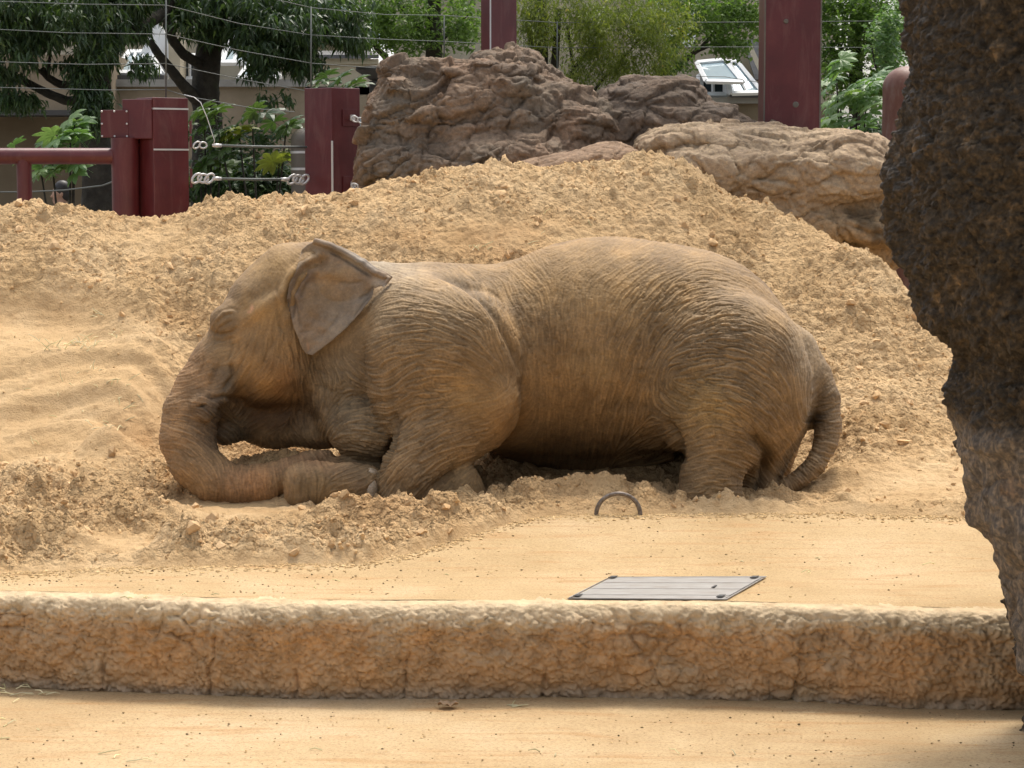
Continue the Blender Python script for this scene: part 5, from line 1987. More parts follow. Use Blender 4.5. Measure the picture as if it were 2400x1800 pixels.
MB().tube([(lc[0], Yp + .14, -.6), (lc[0], Yp + .14, zb0 + .01)], P(333, 900, Yp)[0] - P(301, 900, Yp)[0], 24).build('leg', M_RED, root, smooth='auto')
# hinge bars on the far right edge
for ya, yb in ((282, 312), (318, 345), (395, 440)):
    z0, z1 = P(453, yb, Yp)[2], P(453, ya, Yp)[2]
    x = P(452, 900, Yp + .2)[0]
    MB().box((x, Yp + .2, z0), (x + .018, Yp + .23, z1)).build('hinge_bar', M_RED, root)

# rail running out of the frame at the left
root = empty('guard_rail', P(100, 480, 19.1), label='thick maroon tube rail on an upright tube, running out at the left edge', cat='railing')
yc = 19.14
zr = P(150, 366, yc)[2]
xe = P(292, 366, yc)[0]
MB().tube([(-7.5, yc, zr), (xe - .02, yc, zr), (xe, yc, zr)], [.070, .070, .062], 24).build('top_rail', M_RED, root, smooth='auto')
for px_c in (57, -420):
    x = P(px_c, 420, yc)[0]
    MB().tube([(x, yc, -.6), (x, yc, zr - .02)], .064, 20).build('upright', M_RED, root, smooth='auto')

# second short post with lugs
Yq = 19.6
root = empty('gate_post', P(782, 470, Yq), label='plain maroon post with two lug plates and a worn bright corner, beside the tall rock', cat='post')
zt = P(782, 205, Yq)[2]
_, qd2 = corner_box(719, 783, 848, Yq, zt, -.6, M_RED, 'post_body', root)
xcn = qd2[1]
MB().box((xcn[0] - .010, xcn[1] - .006, -.3), (xcn[0] + .008, xcn[1] + .010, P(783, 330, Yq)[2])).build('worn_edge', M_STRIP, root, bevel=.004)
for yy in (275, 433):
    zc = P(826, yy, Yq)[2]
    A_, B_ = qd2[1], qd2[2]
    for nm, t0, t1, off, hh_, mt in (('lug_plate', .36, .86, .006, .075, M_RED), ('lug', .62, .70, .055, .025, M_STRIP)):
        p, q2 = A_ + (B_ - A_) * t0, A_ + (B_ - A_) * t1
        n = np.array([(q2 - p)[1], -(q2 - p)[0]])
        n = n / np.linalg.norm(n)
        if n[1] > 0:
            n = -n
        MB().slab([(*(p + n * .002), zc - hh_), (*(q2 + n * .002), zc - hh_), (*(q2 + n * .002), zc + hh_), (*(p + n * .002), zc + hh_)], -off if False else off).build(nm, mt, root, bevel=.002)
    c0 = P(832, yy + 4, Yq - .02)
    shackle(c0, (1, 0, -.25), .024, M_STRIP, root)
    shackle(c0 + np.array([.05, 0, -.012]), (1, 0, -.2), .022, M_STRIP, root)

# tall posts that leave the top of the frame
root = empty('tall_post', P(1170, 100, 21.2), label='tall maroon post with a pale line down its corner, rising behind the tall rock', cat='post')
_, q3 = corner_box(1128, 1150, 1211, 21.2, 7.5, -.6, M_RED, 'post_body', root)
MB().box((q3[1][0] - .006, q3[1][1] - .006, .5), (q3[1][0] + .008, q3[1][1] + .004, 7.4)).build('conduit', M_STRIP, root)
root = empty('tall_post', P(1855, 290, 18.6), label='widest maroon post with faded dusty paint, rising behind the tan boulder', cat='post')
xa, xb = P(1790, 290, 18.6)[0], P(1922, 290, 18.6)[0]
MB().box((xa, 18.6, -.6), (xb, 19.05, 7.5)).build('post_body', M_RED, root, bevel=.008)
for xx in (xa - .004, xb - .008):
    MB().box((xx, 18.594, -.5), (xx + .012, 18.60, 7.4)).build('edge_strip', M_GREYP, root)
MB().lathe((P(1842, 50, 18.6)[0], 18.585, P(1842, 50, 18.6)[2]), [(.016, 0), (.02, .005), (.02, .016)], 10, 'y').build('bolt', M_GREYP, root)

MB().lathe((P(1865, 245, 18.6)[0], 18.597, P(1865, 245, 18.6)[2]), [(.001, -.001), (.018, -.001), (.026, .002)], 9, 'y').build('paint_chip', M_GREYP, root)
# bollards
for (pxl, pxr, py, Y, mt, lb) in ((681, 745, 300, 22.0, M_GREYP, 'grey brown round topped bollard mostly hidden by the post beside the rock'), (2070, 2180, 155, 20.0, M_RUST, 'rust brown round topped bollard peeping out left of the dark rock')):
    x0, x1 = P(pxl, py, Y)[0], P(pxr, py, Y)[0]
    r_ = (x1 - x0) / 2
    zt = P(pxl, py, Y)[2]
    root = empty('bollard', ((x0 + x1) / 2, Y, .02), label=lb, cat='bollard')
    c0 = ((x0 + x1) / 2, Y, 0)
    MB().lathe(c0, [(r_, -.3), (r_, zt - r_ * .95)], 32).build('shaft', mt, root, smooth='auto')
    MB().lathe(c0, [(r_ * 1.01, zt - r_ * .95)] + [(r_ * 1.01 * math.cos(t), zt - r_ * .95 + r_ * .95 * math.sin(t)) for t in np.linspace(.05, math.pi / 2, 10)], 32).build('cap', mt, root, smooth='auto')
    if Y > 21:
        for yy in (357, 396):
            zz = P(700, yy, Y)[2]
            MB().lathe(c0, [(r_ + .002, zz - .012), (r_ + .004, zz - .011), (r_ + .004, zz + .011), (r_ + .002, zz + .012)], 32).build('reflective_band', M_STRIP, root)


def cable(name, pts, r, mat, parent=None, seg=6, **kw):
    o = MB().tube(pts, r, seg).build(name, mat, parent, smooth=True)
    if kw:
        tag(o, **kw)
    return o


# two stay cables between the short posts
for (y0, lb, endl) in ((343, 'upper of the two thick cables between the short maroon posts', 0), (421, 'lower of the two thick cables between the short maroon posts', 1)):
    a, c2 = P(455, y0 - 3, Yp + .12), P(719, y0 + (0 if endl else 2), Yq + .1)
    root = empty('stay_cable', a, label=lb, cat='cable', group='stay cables between the short posts')
    dv = c2 - a
    a1, c1 = a + dv * .20, c2 - dv * (.20 if endl else 0)
    MB().tube([a1, (a1 + c1) / 2 + np.array([0, 0, -.004]), c1], .0115, 8).build('cable_run', M_WIRE, root, smooth=True)
    MB().tube([a + dv * .16, a + dv * .20, a + dv * .235], [.014, .019, .015], 10).build('end_fitting', M_STRIP, root, smooth=True)
    for k in range(3 if endl else 2):
        shackle(a + dv * (.022 + .055 * k), dv if k % 2 else (dv[0], dv[1], dv[0] * .5), .036 if endl else .026, M_STRIP, root, 'shackle')
    if endl:
        MB().tube([c2 - dv * .16, c2 - dv * .20, c2 - dv * .235], [.014, .019, .015], 10).build('end_fitting', M_STRIP, root, smooth=True)
        for k in range(3):
            shackle(c2 - dv * (.022 + .055 * k), dv if k % 2 else (dv[0], dv[1], dv[0] * .5), .036, M_STRIP, root, 'shackle')
q1 = P(500, 338, Yp + .1)
cable('loose_wire', [P(432, 222, Yp + .25), P(455, 228, Yp + .1), P(470, 240, Yp + .1), P(485, 275, Yp + .1), P(497, 312, Yp + .1), P(503, 330, Yp + .1), q1], .0042, M_STRIP,
      label='thin bright wire drooping from the top of the left gate post to the upper cable', cat='wire')
cable('sagging_cable', [P(-60, 450, 20.5), P(60, 450, 20.5), P(150, 446, 20.5), P(240, 435, 20.3), P(275, 422, 20.1), P(300, 415, 20.0)], .008, M_WIRE,
      label='single sagging grey cable below the maroon rail at the left', cat='cable')

# tall wire fence behind
root = empty('wire_fence', P(700, 300, 21.5), label='tall fence of thin slack wires on slim poles in front of the trees', cat='fence')
Yf = [19.4, 21.5, 22.6, 23.6, 24.4]
pol = [(389, -60, 228, 19.3), (729, 15, 205, 20.2), (1041, 35, 130, 22.6), (1306, 50, 175, 23.6)]
for (x, ya, yb, Y) in pol:
    MB().tube([P(x, yb + 3, Y), P(x, ya, Y)], .007, 8).build('pole', M_WIRE, root, smooth=True)
for seq in (
    [(-60, 2, 21), (0, 3, 21), (200, 10, 20), (389, 12, 19.3), (560, 55, 19.8), (729, 82, 20.2)],
    [(-60, 66, 21), (0, 69, 21), (160, 77, 20), (389, 80, 19.3), (560, 118, 19.8), (729, 148, 20.2), (890, 160, 21.4)],
    [(-60, 143, 21), (0, 145, 21), (200, 151, 20), (389, 149, 19.3), (560, 185, 19.8), (729, 215, 20.3)],
    [(-60, 202, 21), (0, 205, 21), (250, 211, 20), (389, 210, 19.3), (440, 226, 19.3), (600, 255, 20), (690, 262, 20.3)],
    [(600, -12, 20), (729, 18, 20.2), (900, 34, 21.4), (1041, 36, 22.6), (1306, 53, 23.6), (1700, 52, 24.6), (2200, 48, 25)],
    [(729, 82, 20.2), (900, 92, 21.4), (1041, 97, 22.6), (1306, 112, 23.6), (1700, 110, 24.6), (2200, 112, 25)],
    [(1400, 175, 24), (1560, 178, 24.4), (1700, 180, 24.6), (2300, 280, 25)],
):
    MB().tube([P(*q) for q in seq], .0036, 5).build('fence_wire', M_WIRE, root, smooth=True)

# ================================================================ BUILDINGS
M_WALL = rough_mat('beige_render', [(.3, (.36, .31, .22)), (.55, (.46, .40, .29)), (.8, (.52, .46, .35))], 1.2, .9, bump=((50, .4, .01),))
M_WALL2 = rough_mat('stained_tan_render', [(.3, (.19, .145, .09)), (.55, (.27, .21, .14)), (.8, (.34, .27, .19))], 1.6, .9, bump=((50, .4, .01),))
M_WALL3 = rough_mat('brown_render', [(.3, (.16, .12, .075)), (.7, (.23, .18, .115))], 1.0, .9, bump=((50, .4, .01),))
M_COPE = rough_mat('grey_coping', [(.3, (.22, .20, .17)), (.7, (.34, .32, .28))], 3, .85, bump=((50, .4, .01),))
M_SLATE = rough_mat('grey_slate', [(.3, (.09, .09, .09)), (.7, (.17, .165, .16))], 6, .7, bump=((60, .3, .01),))
M_WHITE, nt, b = new_mat('white_frame')
b.inputs['Base Color'].default_value = (.78, .78, .76, 1)
b.inputs['Roughness'].default_value = .4
M_GLASS, nt, b = new_mat('pale_glass')
b.inputs['Base Color'].default_value = (.42, .52, .56, 1)
b.inputs['Roughness'].default_value = .08
b.inputs['Specular IOR Level'].default_value = .9
b.inputs['Metallic'].default_value = .25
M_DARKG, nt, b = new_mat('dark_window')
b.inputs['Base Color'].default_value = (.03, .04, .045, 1)
b.inputs['Roughness'].default_value = .1
M_DARK, nt, b = new_mat('dark_edge')
b.inputs['Base Color'].default_value = (.06, .055, .05, 1)
b.inputs['Roughness'].default_value = .7


def pbox(name, px0, py0, px1, py1, Y, dep, mat, parent, bevel=0, zmin=None):
    a, c2 = P(px0, py1, Y), P(px1, py0, Y)
    z0 = a[2] if zmin is None else zmin
    return MB().box((a[0], Y, z0), (c2[0], Y + dep, c2[2])).build(name, mat, parent, bevel=bevel)


def pquad(name, q, t, mat, parent):
    return MB().slab([P(*p) for p in q], t).build(name, mat, parent)


def glazed(px, parent, pane, rails=1, fr=.045, name='window'):
    """framed pane; px = four (px,py,Y) corners: top left, top right, bottom right, bottom left."""
    c = [P(*p) for p in px]
    n = np.cross(c[1] - c[0], c[3] - c[0])
    n /= np.linalg.norm(n)
    if n[1] > 0:
        n = -n
    f = MB()
    for a, b2 in ((0, 1), (1, 2), (2, 3), (3, 0)):
        f.tube([c[a] + n * .02, c[b2] + n * .02], fr, 4)
    for k in range(1, rails + 1):
        t = k / (rails + 1)
        f.tube([c[0] * (1 - t) + c[1] * t + n * .02, c[3] * (1 - t) + c[2] * t + n * .02], fr * .5, 4)
    w = f.build(name, M_WHITE, parent)
    MB().slab(c, .012).build('pane', pane, w)
    return w


root = empty('building', P(560, 300, 32), label='long beige building with slanted skylights behind the dark trees on the left', cat='building')
pbox('wall', -900, -260, 1560, 620, 34.0, 3, M_WALL, root, zmin=-.6)
pbox('lower_wall', 268, 203, 905, 620, 31.0, 2.9, M_WALL2, root, zmin=-.6)
pbox('coping', 264, 186, 719, 203, 30.9, 3.0, M_COPE, root)
pbox('upper_wall', -400, 128, 262, 262, 30.6, 3.3, M_WALL2, root)
pbox('lintel', -400, 258, 200, 270, 30.5, 3.4, M_DARK, root)
pbox('recessed_wall', -400, 270, 268, 620, 31.5, 2.4, M_WALL3, root, zmin=-.6)
pbox('pillar', 396, 86, 421, 188, 31.6, .6, M_WALL, root)
pquad('gable_wall', [(305, 186, 32.4), (400, 186, 32.4), (400, 92, 32.4), (372, 50, 32.4)], .2, M_WHITE, root)
glazed([(300, 126, 32.3), (352, 126, 32.3), (380, 176, 31.2), (270, 174, 31.2)], root, M_GLASS, 2)
pbox('gutter', 266, 176, 384, 190, 31.0, .3, M_DARK, root)
glazed([(424, 132, 32.2), (466, 132, 32.2), (466, 186, 32.2), (424, 186, 32.2)], root, M_DARKG, 1)
pbox('lamp_strip', 422, 136, 446, 142, 32.0, .06, M_WHITE, root)
glazed([(540, 88, 32.6), (592, 88, 32.6), (575, 150, 31.6), (518, 150, 31.6)], root, M_GLASS, 1)
glazed([(590, 138, 32.0), (640, 138, 32.0), (655, 186, 31.2), (560, 186, 31.2)], root, M_GLASS, 1)
pquad('eave', [(735, 137, 30.8), (888, 137, 30.8), (878, 127, 32.2), (740, 127, 32.2)], .05, M_SLATE, root)
pbox('fascia', 735, 138, 886, 150, 30.9, .2, M_WALL, root)
pbox('end_wall', 716, 150, 884, 222, 31.0, .5, M_WALL, root)
pquad('roof_slope', [(870, 190, 31.4), (935, 190, 31.4), (915, 95, 33.4), (868, 95, 33.4)], .05, M_WHITE, root)
pquad('roof_slope', [(600, 90, 33.4), (900, 90, 33.4), (880, 20, 33.9), (640, 20, 33.9)], .05, M_GLASS, root)
pquad('roof_slope', [(455, 70, 33.6), (620, 70, 33.6), (610, -60, 33.95), (465, -60, 33.95)], .05, M_WHITE, root)

root = empty('house', P(1680, 280, 30), label='beige house with an open white awning window and slate roof, right of the rocks', cat='house')
pbox('wall', 1480, -80, 1960, 250, 31.6, 3, M_WALL, root, zmin=-.6)
for k in range(7):
    y0, y1 = 95 + k * 13, 95 + (k + 1) * 13 + 3
    pquad('slate_course', [(1745 + k * 4, y1, 31.15 - k * .08), (1925, y1, 31.15 - k * .08), (1925, y0, 31.2 - k * .08), (1741 + k * 4, y0, 31.2 - k * .08)], .03, M_SLATE, root)
pquad('verge', [(1752, 110, 30.6), (1762, 105, 30.6), (1800, 186, 30.4), (1790, 190, 30.4)], .05, M_WALL, root)
pquad('side_wall', [(1705, 140, 31.3), (1745, 110, 31.3), (1800, 235, 31.3), (1705, 235, 31.3)], .1, M_WALL, root)
pbox('sill', 1655, 228, 1792, 242, 30.3, .5, M_COPE, root)
pbox('stained_base', 1480, 242, 1960, 620, 30.4, .8, M_WALL3, root, zmin=-.6)
glazed([(1640, 178, 30.9), (1702, 178, 30.9), (1702, 226, 30.7), (1640, 226, 30.7)], root, M_DARKG, 1, .05)
glazed([(1634, 150, 30.9), (1700, 144, 30.9), (1742, 196, 29.9), (1656, 194, 29.9)], root, M_GLASS, 0, .035, 'awning_window')
glazed([(1700, 150, 30.95), (1728, 146, 30.95), (1788, 220, 30.2), (1716, 222, 30.2)], root, M_GLASS, 1, .035)
pbox('gutter', 1712, 222, 1792, 228, 30.2, .15, M_DARK, root)
pquad('roof_slope', [(1560, 110, 31.5), (1625, 110, 31.5), (1650, -30, 31.55), (1530, -30, 31.55)], .04, M_WHITE, root)

# flat round topped lamp
root = empty('park_lamp', P(873, 240, 25), label='low dark lamp with a flat round cap beside the tall rock', cat='lamp')
c0 = P(880, 160, 25)
MB().lathe((c0[0], c0[1], 0), [(.02, c0[2] - .14), (.06, c0[2] - .13), (.21, c0[2] - .035), (.225, c0[2] - .02), (.22, c0[2] + .01), (.02, c0[2] + .03)], 28).build('cap', M_DARK, root, smooth='auto')
MB().lathe((c0[0], c0[1], 0), [(.07, 0), (.07, c0[2] - .14)], 20).build('post', M_DARK, root, smooth='auto')

# ================================================================ PARKED CAR BEHIND THE LEAVES
root = empty('parked_car', P(640, 460, 28), label='pale silver car half hidden by leaves between the two short maroon posts', cat='car')
mcar, nt, b = new_mat('silver_car_paint')
b.inputs['Base Color'].default_value = (.52, .55, .57, 1)
b.inputs['Roughness'].default_value = .25
b.inputs['Metallic'].default_value = .3
mty, nt, b = new_mat('tyre_rubber')
b.inputs['Base Color'].default_value = (.02, .02, .02, 1)
zc = .02
cx0 = P(560, 400, 28.6)[0] - .1
zr = P(600, 270, 28.6)[2]
side = [(0, .35), (.05, .72), (.35, .92), (1.15, 1.05), (1.75, zr - .02), (2.1, zr), (3.3, zr), (3.9, zr - .12), (4.15, 1.0), (4.25, .5), (4.2, .3)]
half = .88
V, F = [], []
lay = [(-half, 1.0, .0), (-half + .06, 1.0, 0), (half - .06, 1.0, 0), (half, 1.0, 0)]
n = len(side)
for j, (yy, sc, _) in enumerate(lay):
    for (x, z) in side:
        ins = .0 if z < 1.0 else .16 * (z - 1.0) / .6
        y2 = yy * (1 - ins)
        z2 = z - (.04 if abs(yy) == half else 0)
        V.append((cx0 + x, 28.6 + y2, z2))
for j in range(3):
    for i in range(n):
        k = (i + 1) % n
        F.append((j * n + i, j * n + k, (j + 1) * n + k, (j + 1) * n + i))
F.append(tuple(range(n)))
F.append(tuple(3 * n + i for i in range(n - 1, -1, -1)))
MB().add(V, F).build('body', mcar, root, smooth='auto', bevel=.03)
ws = [(cx0 + 1.20, 28.6 - .66, 1.09), (cx0 + 1.20, 28.6 + .66, 1.09), (cx0 + 1.70, 28.6 + .60, zr - .08), (cx0 + 1.70, 28.6 - .60, zr - .08)]
MB().slab([np.array(p) + np.array([-.03, 0, .03]) for p in ws], .01).build('windscreen', M_GLASS, root)
for (xa, xb) in ((1.72, 2.55), (2.65, 3.6)):
    w = [(cx0 + xa + .05, 28.6 - .80, 1.08), (cx0 + xb, 28.6 - .80, 1.08), (cx0 + xb - .03, 28.6 - .715, zr - .1), (cx0 + xa + .25, 28.6 - .715, zr - .1)]
    MB().slab([np.array(p) + np.array([0, -.055, 0]) for p in w], .01).build('side_window', M_DARKG, root)
for x in (.85, 3.35):
    for y in (28.6 - .84, 28.6 + .64):
        w = MB().lathe((cx0 + x, y, .34), [(.20, .0), (.33, .01), (.33, .19), (.2, .2)], 24, 'y').build('tyre', mty, root, smooth='auto')
        MB().lathe((cx0 + x, y, .34), [(.001, -.005), (.19, -.005), (.2, .02)], 16, 'y').build('rim', M_STRIP, w)
MB().box((cx0 - .02, 28.6 - .8, .62), (cx0 + .06, 28.6 - .5, .78)).build('headlight', M_WHITE, root, bevel=.02)
MB().box((cx0 - .02, 28.6 + .5, .62), (cx0 + .06, 28.6 + .8, .78)).build('headlight', M_WHITE, root, bevel=.02)

# ================================================================ PERSON BEHIND THE MOUND
msk, nt, b = new_mat('person_skin')
b.inputs['Base Color'].default_value = (.42, .24, .16, 1)
b.inputs['Roughness'].default_value = .6
mha, nt, b = new_mat('dark_hair')
b.inputs['Base Color'].default_value = (.018, .014, .012, 1)
b.inputs['Roughness'].default_value = .5
mcl, nt, b = new_mat('dark_shirt')
b.inputs['Base Color'].default_value = (.04, .045, .06, 1)
mtr, nt, b = new_mat('dark_trousers')
b.inputs['Base Color'].default_value = (.03, .03, .035, 1)


def make_person():
    hp = P(141, 452, 27.0)
    x, y, ze = hp                        # eye level
    k = (ze - .02) / 1.60
    z = lambda v: .02 + v * k
    root = empty('person', (x, y, .02), label='person with short dark hair walking left behind the mound, only the head showing', cat='person')
    S = SDF((x - .45, y - .45, -.02), (x + .45, y + .45, z(1.80)), .011)
    A = lambda dx, dy, v: np.array([x + dx, y + dy, z(v)])
    # head seen from the side, looking left
    S.ell(A(.02, 0, 1.625), (.095, .075, .105), .02)
    S.ell(A(-.03, 0, 1.58), (.062, .062, .088), .03)
    S.cone(A(-.083, 0, 1.585), .012, A(-.108, 0, 1.557), .014, .015)      # nose
    S.cone(A(-.080, 0, 1.525), .014, A(-.085, 0, 1.505), .012, .015)      # lips
    S.cone(A(-.055, 0, 1.485), .026, A(-.035, 0, 1.49), .03, .02)         # chin
    S.ell(A(.035, -.074, 1.585), (.018, .010, .032), .006)                # ears
    S.ell(A(.035, .074, 1.585), (.018, .010, .032), .006)
    S.cone(A(.03, 0, 1.50), .055, A(.04, 0, 1.38), .062, .03)             # neck
    S.ell(A(.02, 0, 1.22), (.12, .20, .20), .05)
    S.ell(A(.02, 0, 1.00), (.11, .16, .18), .08)
    for s in (-1, 1):
        S.chain([(A(.02, s * .19, 1.36), .055), (A(.03 + .08 * s, s * .24, 1.08), .042), (A(-.06 + .14 * s, s * .22, .86), .032)], .03)
        h = A(-.08 + .14 * s, s * .22, .80)
        S.ell(h, (.032, .018, .045), .02)
        for f_ in range(4):
            S.cone(h + np.array([-.022 + f_ * .014, 0, -.03]), .009, h + np.array([-.03 + f_ * .014, 0, -.085 - .01 * (f_ in (1, 2))]), .007, .004)
        S.cone(h + np.array([-.025, 0, .01]), .010, h + np.array([-.052, 0, -.035]), .008, .006)
        S.chain([(A(.02, s * .085, .90), .088), (A(-.02 - .12 * s, s * .09, .48), .056), (A(.05 - .16 * s, s * .09, .10), .038)], .05)
        S.cone(A(.06 - .16 * s, s * .09, .04), .036, A(-.10 - .16 * s, s * .09, .03), .03, .03)
    V, F = S.mesh()
    me = mesh_np('body', V, F)
    o = link('body', me, msk, root)
    me.materials.append(mcl)
    me.materials.append(mtr)
    cen = np.array([p.center[2] for p in me.polygons])
    mi = np.where(cen < z(.92), 2, np.where(cen < z(1.42), 1, 0))
    hand = np.array([abs(p.center[1] - y) for p in me.polygons]) > .185
    mi[(cen < z(.87)) & hand] = 0
    me.polygons.foreach_set('material_index', mi.astype(np.int32))
    S = SDF((x - .2, y - .2, z(1.45)), (x + .25, y + .2, z(1.80)), .010)
    S.ell(A(.028, 0, 1.645), (.105, .086, .105), .02)
    S.ell(A(.075, 0, 1.58), (.062, .074, .08), .02)
    S.ell(A(-.075, 0, 1.575), (.06, .12, .085), .01, cut=True)
    V, F = S.mesh()
    link('hair', mesh_np('hair', V + .003 * fbm(V * 60, 2, 4)[:, None], F), mha, root)
    for s in (-1, 1):
        MB().ball(A(-.070, s * .030, 1.60), (.011, .012, .009), 10, 6).build('eye', mha, root, smooth=True)


make_person()
# ================================================================ TREES AND PLANTS
def leaf_mat(name, stops, trans=.35, rough=.45):
    m, nt, b = new_mat(name)
    at = attr(nt, 'var')
    col = ramp(nt, at.outputs['Fac'], stops)
    nt.links.new(col, b.inputs['Base Color'])
    b.inputs['Roughness'].default_value = rough
    b.inputs['Specular IOR Level'].default_value = .45
    tr = nt.nodes.new('ShaderNodeBsdfTranslucent')
    c2 = mixc(nt, 1.0, col, (1.5, 1.7, .7), 'MULTIPLY')
    nt.links.new(c2, tr.inputs['Color'])
    mx = nt.nodes.new('ShaderNodeMixShader')
    mx.inputs[0].default_value = trans
    nt.links.new(b.outputs[0], mx.inputs[1])
    nt.links.new(tr.outputs[0], mx.inputs[2])
    nt.links.new(mx.outputs[0], nt.nodes['Material Output'].inputs['Surface'])
    return m


M_LDARK = leaf_mat('dark_glossy_leaf', [(0, (.024, .044, .020)), (.5, (.050, .086, .034)), (.85, (.085, .13, .042)), (1, (.19, .24, .05))], .3, .4)
M_LMID = leaf_mat('olive_leaf', [(0, (.06, .085, .022)), (.45, (.14, .17, .038)), (.75, (.23, .25, .055)), (.93, (.34, .31, .07)), (1, (.48, .20, .05))], .45)
M_LBRI = leaf_mat('bright_green_leaf', [(0, (.055, .092, .032)), (.5, (.13, .20, .06)), (.85, (.22, .31, .10)), (1, (.36, .44, .19))], .5)
M_LPALE = leaf_mat('pale_green_leaf', [(0, (.06, .12, .045)), (.5, (.13, .22, .09)), (1, (.30, .38, .20))], .35)
M_BARK = rough_mat('dark_bark', [(.3, (.030, .026, .020)), (.55, (.055, .048, .037)), (.8, (.10, .09, .07))], 7, .9, bump=((25, .8, .03), (90, .6, .008)), extra=[(3, .58, (.05, .065, .03), .5)])


def leaves_mesh(name, tips, per, L, W, droop, spread, mat, parent, seed, curl=.15, out=0.5):
    """tips (N,3): at each twig tip a tuft of leaves; every leaf a folded, curved blade."""
    rg = np.random.default_rng(seed)
    n = len(tips) * per
    c = np.repeat(tips, per, 0) + rg.normal(size=(n, 3)) * spread
    az = rg.uniform(0, 2 * math.pi, n)
    el = rg.normal(-droop, .38, n)
    d = np.stack([np.cos(az) * np.cos(el), np.sin(az) * np.cos(el), np.sin(el)], 1)
    up = np.tile(np.array([[0, 0, 1.0]]), (n, 1)) + rg.normal(size=(n, 3)) * .45
    s = np.cross(d, up)
    s /= np.linalg.norm(s, axis=1)[:, None] + 1e-9
    nn = np.cross(s, d)
    l = (L * rg.uniform(.65, 1.25, n))[:, None]
    w = (W * rg.uniform(.7, 1.2, n))[:, None]
    g = np.array([[0, 0, -1.0]])
    p0 = c + d * l * .05
    pm = c + d * l * .5 + nn * l * .05
    p1 = c + d * l + g * l * curl
    a = c + d * l * .42 + s * w * .5 + nn * l * .09
    b_ = c + d * l * .42 - s * w * .5 + nn * l * .09
    V = np.stack([p0, a, p1, b_, pm], 1).reshape(-1, 3)
    i = np.arange(n)[:, None] * 5
    F = np.concatenate([i + np.array([[0, 4, 1]]), i + np.array([[1, 4, 2]]), i + np.array([[0, 3, 4]]), i + np.array([[3, 2, 4]])], 0)
    me = mesh_np(name, V, F, False)
    base = np.repeat(rg.uniform(0, 1, len(tips)), per) * .45
    v = np.clip(base + rg.beta(2, 3, n) * .6, 0, 1)
    set_attr(me, 'var', np.repeat(v, 5))
    return link(name, me, mat, parent)


def blobs(specs, seed, holes=None):
    """specs: (px, py, Y, rx, ry, rz px, count) -> twig tips through ellipsoids, clumped."""
    rg = np.random.default_rng(seed)
    out = []
    for (px, py, Y, rx, ry, rz, cnt) in specs:
        m = m_per_px(Y)
        u = rg.normal(size=(cnt, 3))
        u /= np.linalg.norm(u, axis=1)[:, None]
        r = rg.uniform(.15, 1, cnt) ** .5
        p = P(px, py, Y) + u * r[:, None] * np.array([rx * m, ry, rz * m])
        out.append(p)
    p = np.vstack(out)
    keep = perlin(p * 2.6, seed) > -.16
    return p[keep]


def limb(pts, r0, r1, parent, name='branch', seed=0, raw=False):
    pts = np.array([p if raw else P(*p) for p in pts])
    t = np.linspace(0, 1, len(pts))
    tt = np.linspace(0, 1, len(pts) * 5)
    q = np.stack([np.interp(tt, t, pts[:, k]) for k in range(3)], 1)
    for k in range(3):
        q[1:-1, k] = (q[:-2, k] + q[1:-1, k] * 2 + q[2:, k]) / 4
    rr = r0 + (r1 - r0) * tt
    return MB().tube(q, rr, 12, wob=.12, seed=seed).build(name, M_BARK, parent, smooth=True)


def tree(label, Y, trunk, r0, r1, limbs, crown, per, L, W, droop, spread, mat, seed, cat='tree', curl=.15):
    base = P(*trunk[0])
    root = empty('tree', (base[0], base[1], 0.0), label=label, cat=cat)
    tp = [np.array([base[0] - .05, base[1], -.1])] + [P(*q) for q in trunk]
    limb(tp, r0 * 1.15, r1, root, 'trunk', seed, True)
    for k, (pts, a, b_) in enumerate(limbs):
        limb(pts, a, b_, root, 'branch', seed + k)
    # twigs feeding the crown
    tips = blobs(crown, seed)
    leaves_mesh('crown', tips, per, L, W, droop, spread, mat, root, seed, curl)
    return root


tree('dark leaved tree with a thick trunk at the far left, drooping long leaves', 23.5,
     [(232, 520, 23.5), (230, 400, 23.5), (222, 300, 23.5), (230, 200, 23.5), (225, 80, 23.5), (232, -60, 23.5), (240, -250, 23.5)], .17, .10,
     [([(205, 232, 23.4), (160, 238, 23.3), (110, 218, 23.2), (60, 192, 23.1), (-40, 160, 23)], .055, .035), ([(190, 205, 23.4), (140, 198, 23.3), (110, 180, 23.2), (98, 160, 23.2)], .05, .03),
      ([(112, 185, 23.2), (115, 150, 23.1), (120, 100, 23)], .022, .014), ([(112, 185, 23.2), (85, 160, 23.1), (60, 145, 23)], .02, .01), ([(228, 150, 23.5), (290, 85, 23.8), (345, 55, 24), (386, 28, 24.2)], .09, .06),
      ([(228, 60, 23.5), (140, 20, 23), (40, -20, 22.5)], .06, .03), ([(386, 28, 24.2), (430, -40, 24.4)], .05, .03)],
     [(60, 40, 23, 130, .9, 70, 520), (190, 60, 23, 110, .8, 70, 420), (40, 110, 22.8, 90, .8, 40, 150), (-80, 60, 23, 120, .8, 120, 260), (130, -60, 23, 260, 1.2, 80, 500), (220, 130, 22.9, 50, .4, 60, 150),
      (150, 115, 22.9, 35, .3, 40, 60), (215, 235, 22.9, 42, .3, 70, 170), (20, 225, 22.8, 60, .3, 20, 60), (10, 165, 22.8, 40, .3, 30, 50), (60, 235, 22.9, 40, .3, 14, 30), (300, -20, 23.6, 70, .6, 60, 220), (190, 180, 22.8, 25, .2, 40, 60), (330, 150, 23.4, 30, .3, 30, 22), (320, 60, 23.8, 40, .4, 25, 30)],
     9, .125, .030, .85, .035, M_LDARK, 401)
